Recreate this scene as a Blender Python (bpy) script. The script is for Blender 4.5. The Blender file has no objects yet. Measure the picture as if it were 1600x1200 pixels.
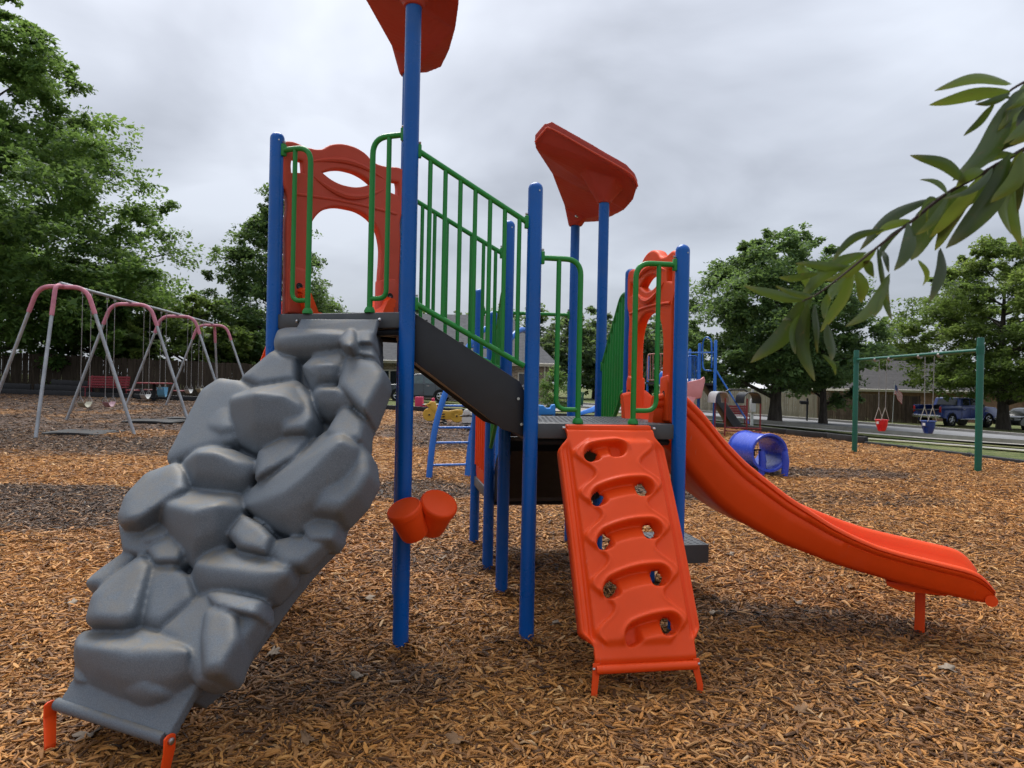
import bpy, bmesh, math, random
import numpy as np
from mathutils import Vector, Matrix

# ------------------------------------------------------------------ camera, sky, sun, exposure
FPX, ROLL, EYE = 1100.0, math.radians(1.2), 1.43      # focal length in pixels of a 1600 wide picture
scene = bpy.context.scene
cd = bpy.data.cameras.new('camera'); cam = bpy.data.objects.new('camera', cd)
scene.collection.objects.link(cam); scene.camera = cam
cd.sensor_width = 36.0; cd.lens = 36.0 * FPX / 1600.0
cd.clip_start = 0.05; cd.clip_end = 3000
cam.matrix_world = Matrix.Translation((0, 0, EYE)) @ Matrix.Rotation(math.radians(90), 4, 'X') @ Matrix.Rotation(ROLL, 4, 'Z')
cd.dof.use_dof = True; cd.dof.focus_distance = 4.2; cd.dof.aperture_fstop = 7.5

SUN_EL, SUN_AZ = math.radians(58), math.radians(-18)   # azimuth from +Y, negative = to the left
world = bpy.data.worlds.new('World'); scene.world = world; world.use_nodes = True
wn, wl = world.node_tree.nodes, world.node_tree.links
wn.clear()
def W(t, **kw):
    n = wn.new(t)
    for k, v in kw.items(): setattr(n, k, v)
    return n
wo = W('ShaderNodeOutputWorld'); add = W('ShaderNodeMixShader')
sky = W('ShaderNodeTexSky', sky_type='NISHITA', sun_disc=False, sun_elevation=SUN_EL, sun_rotation=SUN_AZ)
sky.air_density = 1.0; sky.dust_density = 3.0
bg1 = W('ShaderNodeBackground'); bg1.inputs['Strength'].default_value = 0.1
bg2 = W('ShaderNodeBackground'); bg2.inputs['Strength'].default_value = 1.0
tc = W('ShaderNodeTexCoord'); sep = W('ShaderNodeSeparateXYZ')
wl.new(tc.outputs['Generated'], sep.inputs[0])
def M(op, a, b=None, c=None):
    n = W('ShaderNodeMath', operation=op)
    for i, v in enumerate((a, b, c)):
        if v is None: continue
        if isinstance(v, (int, float)): n.inputs[i].default_value = v
        else: wl.new(v, n.inputs[i])
    return n.outputs[0]
zz = M('ADD', M('MAXIMUM', sep.outputs['Z'], 0.0), 0.22)
comb = W('ShaderNodeCombineXYZ')
wl.new(M('DIVIDE', sep.outputs['X'], zz), comb.inputs[0]); wl.new(M('DIVIDE', sep.outputs['Y'], zz), comb.inputs[1])
comb.inputs[2].default_value = 5.3
n1 = W('ShaderNodeTexNoise'); n1.inputs['Scale'].default_value = 0.62; n1.inputs['Detail'].default_value = 5.0
n1.inputs['Roughness'].default_value = 0.5; n1.inputs['Distortion'].default_value = 0.6
wl.new(comb.outputs[0], n1.inputs['Vector'])
n2 = W('ShaderNodeTexNoise'); n2.inputs['Scale'].default_value = 2.1; n2.inputs['Detail'].default_value = 6.0
n2.inputs['Distortion'].default_value = 0.4
wl.new(comb.outputs[0], n2.inputs['Vector'])
nn = M('ADD', M('MULTIPLY', n1.outputs['Fac'], 0.78), M('MULTIPLY', n2.outputs['Fac'], 0.22))
cr = W('ShaderNodeValToRGB'); wl.new(nn, cr.inputs[0])
e = cr.color_ramp.elements
e[0].position = 0.37; e[0].color = (0.104, 0.113, 0.130, 1)
e[1].position = 0.62; e[1].color = (0.272, 0.289, 0.322, 1)
m = cr.color_ramp.elements.new(0.5); m.color = (0.194, 0.207, 0.235, 1)
hz = W('ShaderNodeMapRange'); wl.new(sep.outputs['Z'], hz.inputs[0])
hz.inputs[1].default_value = 0.0; hz.inputs[2].default_value = 0.28; hz.inputs[3].default_value = 0.75; hz.inputs[4].default_value = 0.0
hm = W('ShaderNodeMixRGB'); wl.new(hz.outputs[0], hm.inputs[0]); wl.new(cr.outputs[0], hm.inputs[1]); hm.inputs[2].default_value = (0.242, 0.264, 0.300, 1)
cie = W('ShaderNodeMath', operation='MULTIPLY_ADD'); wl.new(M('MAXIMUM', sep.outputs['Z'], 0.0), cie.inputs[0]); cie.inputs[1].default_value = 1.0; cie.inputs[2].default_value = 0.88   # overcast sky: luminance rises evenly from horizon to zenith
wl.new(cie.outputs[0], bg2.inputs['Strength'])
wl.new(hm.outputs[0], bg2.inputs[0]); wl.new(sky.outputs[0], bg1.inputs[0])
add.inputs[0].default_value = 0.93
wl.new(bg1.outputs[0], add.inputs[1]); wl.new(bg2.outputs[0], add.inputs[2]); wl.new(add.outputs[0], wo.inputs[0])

sl = bpy.data.lights.new('sun', 'SUN'); sun = bpy.data.objects.new('sun', sl); scene.collection.objects.link(sun)
sl.energy = 1.5; sl.angle = math.radians(35); sl.color = (1.0, 0.97, 0.92)
sd = Vector((math.sin(SUN_AZ) * math.cos(SUN_EL), math.cos(SUN_AZ) * math.cos(SUN_EL), math.sin(SUN_EL)))
sun.rotation_euler = sd.to_track_quat('Z', 'Y').to_euler(); sun.location = sd * 60
vs = scene.view_settings
vs.view_transform = 'Standard'; vs.look = 'None'; vs.exposure = 1.28; vs.gamma = 1.0; vs.use_curve_mapping = False
scene.cycles.max_bounces = 5; scene.cycles.diffuse_bounces = 2; scene.cycles.glossy_bounces = 2; scene.cycles.transmission_bounces = 2
scene.cycles.use_adaptive_sampling = True; scene.cycles.adaptive_threshold = 0.02; scene.cycles.caustics_reflective = False; scene.cycles.caustics_refractive = False
scene.cycles.transparent_max_bounces = 6

# ------------------------------------------------------------------ helpers
CT, ST = math.cos(ROLL), math.sin(ROLL)
def at(px, py, d):
    """world point seen at photo pixel (px, py) at forward distance d"""
    dx, dy = px - 800.0, py - 600.0
    x = dx * CT + dy * ST; y = -dx * ST + dy * CT
    return Vector((x / FPX * d, d, EYE - y / FPX * d))
def sstep(a, b, x):
    t = np.clip((np.asarray(x, float) - a) / (b - a), 0, 1); return t * t * (3 - 2 * t)
def zf(x, y):
    """lie of the land: flat near the play structure, falling to the right and rising to the left further off"""
    x = np.asarray(x, float); y = np.asarray(y, float)
    z = -0.027 * np.clip(x, -40, 45) * sstep(11, 30, y)
    z = z - 0.06 * np.exp(-((x - 2.6) ** 2 / 0.35 + (y - 4.0) ** 2 / 0.25))
    return z
def gz(x, y): return float(zf(x, y))
def ground(px, py):
    d = 10.0
    for _ in range(60):
        p = at(px, py, d); g = gz(p.x, p.y); k = EYE - p.z
        d = max(1.0, min(200.0, d * (0.5 + 0.5 * (EYE - g) / max(k, 1e-3))))
    p = at(px, py, d); p.z = gz(p.x, p.y); return p

COL = scene.collection
def link(o, parent=None):
    COL.objects.link(o)
    if parent is not None: o.parent = parent
    return o
def tag(o, label=None, cat=None, group=None, kind=None):
    if label: o['label'] = label
    if cat: o['category'] = cat
    if group: o['group'] = group
    if kind: o['kind'] = kind
    return o
def empty(name, loc=(0, 0, 0), rz=0.0):
    o = bpy.data.objects.new(name, None); o.location = loc; o.rotation_euler = (0, 0, rz); o.empty_display_size = 0.2
    return link(o)
def mk(name, verts, faces, mat, parent=None, smooth=True, auto=40):
    me = bpy.data.meshes.new(name); me.from_pydata([tuple(v) for v in verts], [], faces); me.update()
    if mat is not None: me.materials.append(mat)
    o = bpy.data.objects.new(name, me); link(o, parent)
    shade(me, smooth, auto); return o
def shade(me, smooth=True, auto=40):
    if not smooth: return
    me.polygons.foreach_set('use_smooth', [True] * len(me.polygons))
    if auto:
        try: me.set_sharp_from_angle(angle=math.radians(auto))
        except Exception: pass
def from_bm(name, bm, mat, parent=None, smooth=True, auto=40):
    bmesh.ops.recalc_face_normals(bm, faces=bm.faces)
    me = bpy.data.meshes.new(name); bm.to_mesh(me); bm.free()
    if mat is not None: me.materials.append(mat)
    o = bpy.data.objects.new(name, me); link(o, parent); shade(me, smooth, auto); return o
class MB:
    """collects shapes, builds ONE mesh object"""
    def __init__(s): s.v = []; s.f = []
    def add(s, v, f):
        k = len(s.v); s.v += [tuple(p) for p in v]; s.f += [[i + k for i in q] for q in f]; return s
    def box(s, c, size, mat3=None):
        x, y, z = [k / 2 for k in size]
        v = [Vector(p) for p in ((-x,-y,-z),(x,-y,-z),(x,y,-z),(-x,y,-z),(-x,-y,z),(x,-y,z),(x,y,z),(-x,y,z))]
        if mat3 is not None: v = [mat3 @ p for p in v]
        c = Vector(c)
        return s.add([p + c for p in v], [(0,3,2,1),(4,5,6,7),(0,1,5,4),(1,2,6,5),(2,3,7,6),(3,0,4,7)])
    def tube(s, path, r, n=10, cap=True):
        path = [Vector(p) for p in path]; m = len(path)
        rs = r if isinstance(r, (list, tuple)) else [r] * m
        T = []
        for i in range(m):
            t = path[min(i + 1, m - 1)] - path[max(i - 1, 0)]
            T.append(t.normalized() if t.length > 1e-9 else Vector((0, 0, 1)))
        a = Vector((0, 0, 1)) if abs(T[0].z) < 0.9 else Vector((1, 0, 0))
        u = T[0].cross(a).normalized(); v = []; f = []
        for i in range(m):
            u = (u - T[i] * u.dot(T[i])).normalized(); w = T[i].cross(u)
            for k in range(n):
                an = 2 * math.pi * k / n
                v.append(path[i] + (u * math.cos(an) + w * math.sin(an)) * rs[i])
        for i in range(m - 1):
            for k in range(n):
                k2 = (k + 1) % n
                f.append((i*n+k, i*n+k2, (i+1)*n+k2, (i+1)*n+k))
        if cap: f.append(tuple(range(n))[::-1]); f.append(tuple((m-1)*n + k for k in range(n)))
        return s.add(v, f)
    def lathe(s, prof, n=24, mat4=None):
        v = []; f = []; m = len(prof)
        for r, z in prof:
            for k in range(n):
                a = 2 * math.pi * k / n; v.append(Vector((r * math.cos(a), r * math.sin(a), z)))
        for i in range(m - 1):
            for k in range(n):
                k2 = (k + 1) % n; f.append((i*n+k, i*n+k2, (i+1)*n+k2, (i+1)*n+k))
        f.append(tuple(range(n))[::-1]); f.append(tuple((m-1)*n + k for k in range(n)))
        if mat4 is not None: v = [mat4 @ p for p in v]
        return s.add(v, f)
    def prism(s, poly, d):
        """poly: 3D points of a planar polygon, extruded by vector d"""
        poly = [Vector(p) for p in poly]; d = Vector(d); n = len(poly)
        return s.add(poly + [p + d for p in poly], [tuple(range(n))[::-1], tuple(range(n, 2*n))] + [(i, (i+1) % n, n + (i+1) % n, n + i) for i in range(n)])
    def build(s, name, mat, parent=None, smooth=True, auto=40, bevel=0.0, seg=2):
        if bevel:
            bm = bmesh.new(); vs_ = [bm.verts.new(p) for p in s.v]
            for q in s.f:
                try: bm.faces.new([vs_[i] for i in q])
                except ValueError: pass
            bmesh.ops.recalc_face_normals(bm, faces=bm.faces)
            ed = [e_ for e_ in bm.edges if len(e_.link_faces) == 2 and e_.calc_face_angle() > 0.5]
            bmesh.ops.bevel(bm, geom=ed, offset=bevel, segments=seg, affect='EDGES', clamp_overlap=True, profile=0.5)
            return from_bm(name, bm, mat, parent, smooth, auto)
        bm = bmesh.new(); vs_ = [bm.verts.new(p) for p in s.v]
        for q in s.f:
            try: bm.faces.new([vs_[i] for i in q])
            except ValueError: pass
        return from_bm(name, bm, mat, parent, smooth, auto)
def fillet(pts, r, n=5):
    """round the inner corners of a polyline"""
    pts = [Vector(p) for p in pts]; out = [pts[0]]
    for i in range(1, len(pts) - 1):
        a, b, c = pts[i-1], pts[i], pts[i+1]
        rr = min(r, (a-b).length * 0.49, (c-b).length * 0.49)
        p, q = b + (a-b).normalized() * rr, b + (c-b).normalized() * rr
        for k in range(n + 1):
            t = k / n; out.append(p * (1-t)**2 + b * 2*t*(1-t) + q * t*t)
    out.append(pts[-1]); return out
def copy_tree(o, parent=None):
    c = o.copy(); COL.objects.link(c); c.parent = parent
    for ch in list(o.children): copy_tree(ch, c)
    return c
def remesh(name, bm, mat, parent, voxel, smooth_n, auto=0):
    me = bpy.data.meshes.new(name + '_src'); bm.to_mesh(me); bm.free()
    o = bpy.data.objects.new(name + '_src', me); COL.objects.link(o)
    r = o.modifiers.new('r', 'REMESH'); r.mode = 'VOXEL'; r.voxel_size = voxel
    if smooth_n:
        s = o.modifiers.new('s', 'SMOOTH'); s.iterations = smooth_n; s.factor = 0.5
    dg = bpy.context.evaluated_depsgraph_get()
    new = bpy.data.meshes.new_from_object(o.evaluated_get(dg)); new.name = name
    bpy.data.objects.remove(o); new.materials.clear(); new.materials.append(mat)
    q = bpy.data.objects.new(name, new); link(q, parent); shade(new, True, auto); return q
def hull_into(bm, pts):
    vs_ = [bm.verts.new(p) for p in pts]
    r = bmesh.ops.convex_hull(bm, input=vs_)
    bmesh.ops.delete(bm, geom=[g for g in r['geom_interior'] if isinstance(g, bmesh.types.BMVert)], context='VERTS')

# ------------------------------------------------------------------ materials
class NT:
    def __init__(s, name):
        s.m = bpy.data.materials.new(name); s.m.use_nodes = True; s.t = s.m.node_tree; s.n = s.t.nodes; s.l = s.t.links
        s.b = s.n['Principled BSDF']
    def N(s, t, ins=None, **kw):
        n = s.n.new(t)
        for k, v in kw.items(): setattr(n, k, v)
        for k, v in (ins or {}).items():
            if hasattr(v, 'is_linked') or hasattr(v, 'links'): s.l.new(v, n.inputs[k])
            else: n.inputs[k].default_value = v
        return n
    def noise(s, scale, detail=3, rough=0.5, vec=None, dist=0.0):
        n = s.N('ShaderNodeTexNoise', {'Scale': scale, 'Detail': detail, 'Roughness': rough, 'Distortion': dist})
        if vec is None: vec = s.obj()
        s.l.new(vec, n.inputs['Vector']); return n.outputs['Fac']
    def obj(s):
        if not hasattr(s, '_o'): s._o = s.N('ShaderNodeTexCoord')
        return s._o.outputs['Object']
    def mapping(s, vec, scale=(1, 1, 1), rot=(0, 0, 0)):
        n = s.N('ShaderNodeMapping'); s.l.new(vec, n.inputs[0]); n.inputs['Scale'].default_value = scale; n.inputs['Rotation'].default_value = rot
        return n.outputs[0]
    def ramp(s, fac, stops):
        n = s.N('ShaderNodeValToRGB'); s.l.new(fac, n.inputs[0]); el = n.color_ramp.elements
        while len(el) > 1: el.remove(el[-1])
        el[0].position = stops[0][0]; el[0].color = (*stops[0][1], 1) if len(stops[0][1]) == 3 else stops[0][1]
        for p, c in stops[1:]:
            k = el.new(p); k.color = (*c, 1)
        return n.outputs[0]
    def mix(s, fac, a, b, mode='MIX'):
        n = s.N('ShaderNodeMixRGB', blend_type=mode)
        for i, v in enumerate((fac, a, b)):
            if isinstance(v, (int, float)): n.inputs[i].default_value = v
            elif isinstance(v, tuple): n.inputs[i].default_value = (*v, 1)
            else: s.l.new(v, n.inputs[i])
        return n.outputs[0]
    def math(s, op, a, b=0.0):
        n = s.N('ShaderNodeMath', operation=op)
        for i, v in enumerate((a, b)):
            if isinstance(v, (int, float)): n.inputs[i].default_value = v
            else: s.l.new(v, n.inputs[i])
        return n.outputs[0]
    def bump(s, h, strength=0.3, dist=0.01):
        n = s.N('ShaderNodeBump'); n.inputs['Strength'].default_value = strength; n.inputs['Distance'].default_value = dist
        s.l.new(h, n.inputs['Height']); s.l.new(n.outputs[0], s.b.inputs['Normal']); return n
    def col(s, c):
        if isinstance(c, tuple): s.b.inputs['Base Color'].default_value = (*c, 1)
        else: s.l.new(c, s.b.inputs['Base Color'])
    def set(s, rough=0.5, spec=0.5, metal=0.0, coat=0.0):
        s.b.inputs['Roughness'].default_value = rough; s.b.inputs['Specular IOR Level'].default_value = spec
        s.b.inputs['Metallic'].default_value = metal; s.b.inputs['Coat Weight'].default_value = coat
        return s
def plain(name, c, rough=0.5, spec=0.4, metal=0.0, var=0.15, scale=6.0, bump=0.0, bscale=120.0, dirt=0.0, dirtc=(0.22, 0.16, 0.10)):
    t = NT(name); f = t.noise(scale, 4, 0.6)
    lo = tuple(k * (1 - var) for k in c); hi = tuple(min(1, k * (1 + var)) for k in c)
    cc = t.ramp(f, [(0.3, lo), (0.7, hi)])
    if dirt:
        g = t.ramp(t.noise(scale * 2.3, 6, 0.7), [(0.5, (0, 0, 0)), (0.75, (dirt,) * 3)])
        cc = t.mix(g, cc, dirtc)
    t.col(cc); t.set(rough, spec, metal)
    rr = t.ramp(t.noise(scale * 3, 4, 0.6), [(0.3, (max(0, rough - 0.08),) * 3), (0.7, (min(1, rough + 0.1),) * 3)])
    t.l.new(rr, t.b.inputs['Roughness'])
    if bump: t.bump(t.noise(bscale, 3, 0.6), bump, 0.004)
    return t.m
def plastic(name, c, rough=0.42, faded=0.0):
    """rotationally moulded plastic: fine pebble grain, rain spots, slight dirt"""
    t = NT(name); lo = tuple(k * 0.9 for k in c)
    cc = t.ramp(t.noise(3.5, 4, 0.6), [(0.35, lo), (0.7, c)])
    g = t.ramp(t.noise(7, 6, 0.72), [(0.55, (0, 0, 0)), (0.8, (0.22,) * 3)])
    cc = t.mix(g, cc, tuple(0.6 * k + 0.06 for k in c))
    sp = t.N('ShaderNodeTexVoronoi', {'Scale': 95.0}); t.l.new(t.obj(), sp.inputs['Vector'])
    sc_ = t.ramp(t.noise(1.0, 3, .7, vec=t.mapping(t.obj(), (55, 55, 7), (.5, .3, .8)), dist=.5), [(.66, (0, 0, 0)), (.72, (.30,) * 3)])
    cc = t.mix(t.mix(1.0, sc_, t.ramp(t.noise(4.5, 3), [(.48, (0, 0, 0)), (.62, (1, 1, 1))]), 'MULTIPLY'), cc, tuple(.55 * k + .16 for k in c))
    drops = t.ramp(sp.outputs['Distance'], [(0.08, (1, 1, 1)), (0.16, (0, 0, 0))])
    t.col(cc); t.set(rough, 0.28)
    rr = t.mix(drops, t.ramp(t.noise(5, 4), [(0.3, (rough - 0.06,) * 3), (0.7, (rough + 0.12,) * 3)]), (0.2, 0.2, 0.2)); t.l.new(rr, t.b.inputs['Roughness'])
    t.bump(t.noise(260, 2, 0.5), 0.12, 0.002); return t.m

BLUE = plain('blue_enamel', (0.001, 0.095, 0.40), 0.30, 0.32, var=0.10, scale=2.0, dirt=0.22, dirtc=(.09, .14, .24))
GREEN = plain('green_enamel', (0.012, 0.225, 0.032), 0.36, 0.4, var=0.06, scale=3.0, dirt=0.08)
ORANGE = plastic('orange_plastic', (0.84, 0.072, 0.006), 0.46)
RED = plastic('sun_faded_red_plastic', (0.60, 0.082, 0.045), 0.5)
def deck_mat():
    t = NT('grey_deck_coating'); vv = t.mapping(t.obj(), (26, 26, 26))
    v = t.N('ShaderNodeTexVoronoi', {'Scale': 1.0, 'Randomness': 0.0}); t.l.new(vv, v.inputs['Vector'])
    t.col(t.ramp(t.noise(5, 5, 0.65), [(0.3, (0.045, 0.048, 0.052)), (0.7, (0.085, 0.09, 0.095))])); t.set(0.45, 0.4)
    t.bump(t.noise(200, 2), 0.2, 0.002); return t.m
DECK = deck_mat()
CHAR = plain('charcoal_coating', (0.022, 0.024, 0.028), 0.42, 0.4, var=0.2, scale=4, bump=0.15, bscale=200)
GREY_STEP = plain('grey_step_coating', (0.10, 0.11, 0.12), 0.5, 0.4, var=0.15, scale=5, bump=0.15)
STEEL = plain('bolt_steel', (0.5, 0.5, 0.5), 0.3, 0.5, metal=1.0, var=0.1)
BLACK = plain('black_rubber', (0.012, 0.012, 0.013), 0.6, 0.3, var=0.2)
def rock_mat():
    t = NT('speckled_grey_rock_plastic')
    sp = t.noise(240, 2, 0.6)
    base = t.ramp(sp, [(0.28, (0.088, 0.104, 0.122)), (0.5, (0.118, 0.138, 0.160)), (0.72, (0.155, 0.178, 0.205))])
    g = t.N('ShaderNodeNewGeometry'); s = t.N('ShaderNodeSeparateXYZ'); t.l.new(g.outputs['Normal'], s.inputs[0])
    up = t.N('ShaderNodeMapRange', {1: 0.58, 2: 0.95, 3: 0.0, 4: 1.0}); t.l.new(s.outputs['Z'], up.inputs[0])
    st = t.ramp(t.noise(9, 6, 0.7, dist=0.8), [(0.40, (0, 0, 0)), (0.62, (1, 1, 1))])
    f = t.math('MULTIPLY', t.math('MULTIPLY', up.outputs[0], st), 0.62)
    c = t.mix(f, base, (0.21, 0.165, 0.10))
    rn = t.mapping(t.obj(), (14, 14, 2.2)); dr = t.ramp(t.noise(1.0, 5, 0.7, vec=rn), [(0.60, (0, 0, 0)), (0.78, (0.28,) * 3)])
    c = t.mix(dr, c, (0.16, 0.13, 0.085))
    t.col(c); t.set(0.57, 0.36); t.bump(sp, 0.35, 0.002); return t.m
ROCK = rock_mat()
def roof_mat():
    m_ = plastic('red_roof_plastic', (0.42, 0.055, 0.038), 0.5); nt = m_.node_tree; w = nt.nodes.new('ShaderNodeTexWave'); w.wave_type = 'RINGS'; w.rings_direction = 'Z'
    w.inputs['Scale'].default_value = 9.0; w.inputs['Distortion'].default_value = 5.0; w.inputs['Detail'].default_value = 2.0; w.inputs['Detail Scale'].default_value = 1.2
    tcn = nt.nodes.new('ShaderNodeTexCoord'); mp_ = nt.nodes.new('ShaderNodeMapping'); mp_.inputs['Location'].default_value = (-.35, -5.6, -3.1); nt.links.new(tcn.outputs['Object'], mp_.inputs[0]); nt.links.new(mp_.outputs[0], w.inputs['Vector'])
    b = nt.nodes.new('ShaderNodeBump'); b.inputs['Strength'].default_value = .16; b.inputs['Distance'].default_value = .004; nt.links.new(w.outputs['Fac'], b.inputs['Height']); nt.links.new(b.outputs[0], nt.nodes['Principled BSDF'].inputs['Normal']); return m_
ROOFRED = roof_mat()

# ------------------------------------------------------------------ the main play structure
def settle(root, loc):
    """put a thing's Empty at its base without moving the parts"""
    loc = Vector(loc)
    for ch in root.children: ch.location = ch.location - loc
    root.location = loc
PH = math.radians(10)
U = Vector((math.cos(PH), math.sin(PH), 0)); V = Vector((-math.sin(PH), math.cos(PH), 0)); Z = Vector((0, 0, 1))
S, RUN = 0.86, 0.66
Cp = Vector((0.107, 3.85, 0)); Dp = Cp + U * S; P3 = Cp + V * S; Ep = Dp + V * S
P2 = P3 + V * RUN; Fp = Ep + V * RUN; P1 = P2 + V * S; Gp = Fp + V * S
Bp = Cp - U * 0.68; B2 = Bp + V * S; Ap = (Bp + B2) / 2 - U * (S * math.sqrt(3) / 2)
ZU, ZL, ZT = 1.80, 1.22, 0.62
play = empty('play_structure')
tag(play, 'large climbing frame with blue posts, grey rock climber, green rails and orange slide', 'play structure')
def post(p, top, r=0.0405, label=None, dome=True):
    prof = [(r, -0.35)] + [(r, 0.0), (r, top - r * 0.9)]
    if dome: prof += [(r * math.cos(a), top - r * 0.9 + r * 0.9 * math.sin(a)) for a in [0.3, 0.6, 0.9, 1.15, 1.4]] + [(0.004, top)]
    else: prof += [(r, top)]
    o = MB().lathe(prof, 24, Matrix.Translation(p)).build('post', BLUE, play)
    if dome:
        d = Vector((0.5, -0.86, 0)); MB().tube([p + Z * (top - r * 1.3) + d * (r - .004), p + Z * (top - r * 1.3) + d * (r + .003)], .0045, 8).build('rivet', STEEL, o)
    if label: o['label'] = label
    return o
ROOF_DZ = 0.56
post(Ap, 2.84); post(Bp, 2.93 + ROOF_DZ + .03, 0.0425, 'tallest blue post carrying drums and the near red roof', False); post(B2, 2.93 + ROOF_DZ, dome=False)
post(Cp, 2.535); post(P3, 2.52); post(Dp, 2.243); post(Ep, 2.24)
post(P2, 1.98); post(P1, 2.26); post(Fp, 2.95, dome=False); post(Gp, 2.93, dome=False)

def deck(poly, z, th=0.085):
    c = sum(poly, Vector()) / len(poly)
    pl = [p + (p - c).normalized() * 0.02 + Z * (z - th) for p in poly]
    o = MB().prism(pl, Z * th).build('deck', DECK, play, bevel=0.008)
    # perforated tread bumps in rows, as one raised pattern
    mb = MB(); lo = [min(p[i] for p in poly) for i in (0, 1)]; hi = [max(p[i] for p in poly) for i in (0, 1)]
    n = len(poly)
    y = lo[1]; k = 0
    while y < hi[1]:
        x = lo[0] + (k % 2) * .03
        while x < hi[0]:
            q = Vector((x, y, 0)); ok = True
            for i in range(n):
                a, b = poly[i], poly[(i + 1) % n]; e_ = (b - a); nn_ = Vector((-e_.y, e_.x, 0)).normalized()
                if (q - a).dot(nn_) * (1 if (c - a).dot(nn_) > 0 else -1) < 0.07: ok = False
            if ok: mb.lathe([(.011, z - .001), (.008, z + .0025)], 6, Matrix.Translation(q))
            x += .06
        y += .052; k += 1
    if mb.v: tag(mb.build('tread_pattern', DECK, o), kind='stuff')
    # frame under the deck
    fr = MB()
    for i in range(n):
        a, b = poly[i], poly[(i + 1) % n]; fr.tube([a + (c - a) * .12 + Z * (z - th - .02), b + (c - b) * .12 + Z * (z - th - .02)], .02, 6)
    fr.build('deck_frame', CHAR, o)
    return o
deck([Ap, Bp, B2], ZU); deck([Cp, Dp, Ep, P3], ZL); deck([P2, Fp, Gp, P1], ZT)

def stair(a0, a1, b0, b1, z0, z1, steps, name='stair'):
    """a0,a1 upper ends (near, far), b0,b1 lower ends"""
    st = MB(); d = (b0 - a0); dn = d.normalized(); side = (a1 - a0).normalized()
    root = None
    for k, (a, b) in enumerate(((a0 + side * .035, b0 + side * .035), (a1 - side * .035, b1 - side * .035))):
        pa, pb = a + dn * .03, b - dn * .03
        poly = [pa + Z * (z0 + .005), pa + Z * (z0 - .25), pb - dn * .12 + Z * (z1 - .04), pb + Z * (z1 - .075), pb + Z * (z1 + .17), pb - dn * .03 + Z * (z1 + .225)]
        m_ = MB().prism(poly, side * .012 * (1 if k == 0 else -1))
        if root is None: root = m_.build(name, CHAR, play, bevel=.003); root['label'] = 'charcoal stair with solid side plates between two decks'
        else: m_.build('stringer', CHAR, root, bevel=.003)
    for k in range(steps):
        t0 = (k + .5) / (steps + .5); zt = z0 + (z1 - z0) * (k + 1) / (steps + 1)
        c0 = a0 + d * (t0 + .02) + side * .05; c1 = a1 + d * (t0 + .02) - side * .05
        w = d / (steps + .5)
        MB().prism([c0 + Z * (zt - .03), c0 + w * 1.02 + Z * (zt - .03), c1 + w * 1.02 + Z * (zt - .03), c1 + Z * (zt - .03)], Z * .03).build('tread', DECK, root, bevel=.004)
        rz_ = (z0 - z1) / (steps + 1)
        MB().prism([c0 + Z * (zt + .002), c1 + Z * (zt + .002), c1 - dn * .01 + Z * (zt + .002), c0 - dn * .01 + Z * (zt + .002)], Z * (rz_ - .035)).build('riser', CHAR, root)
    # sheet that closes the underside
    u0, u1 = a0 + dn * .05 + side * .06, a1 + dn * .05 - side * .06; l0, l1 = b0 - dn * .1 + side * .06, b1 - dn * .1 - side * .06
    MB().prism([u0 + Z * (z0 - .24), u1 + Z * (z0 - .24), l1 + Z * (z1 - .035), l0 + Z * (z1 - .035)], Z * -.006).build('underside_sheet', CHAR, root)
    for a in (a0 + side * .028,):
        for tt, dz in ((.93, -.01), (.9, .13), (.94, .2)):
            q = a + d * tt + Z * (z1 + dz); MB().tube([q - side * .004, q - side * .010], .008, 8).build('bolt', STEEL, root)
    return root
stair(Bp, B2, Cp, P3, ZU, ZL, 3)
stair(Ep, P3, Fp, P2, ZL, ZT, 3)
# a low grey transfer step behind the right post
ts = MB().box((0, 0, 0), (.34, .42, .13)).build('transfer_step', GREY_STEP, play, bevel=.012)
q = at(1052, 855, 4.95); ts.location = q; ts.rotation_euler = (0, 0, PH); ts['label'] = 'low grey boxy step behind the orange climber'
mb = MB()
for i in range(7):
    for j in range(9): mb.lathe([(.012, 0.0645), (.009, 0.068)], 6, Matrix.Translation((-.14 + i * .047, -.18 + j * .045, 0)))
tag(mb.build('tread_pattern', GREY_STEP, ts), kind='stuff')
for dx in (-.12, .12): MB().tube([(dx, .1, -.06), (dx, .1, -.55)], .025, 10).build('leg', BLUE, ts)

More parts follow.
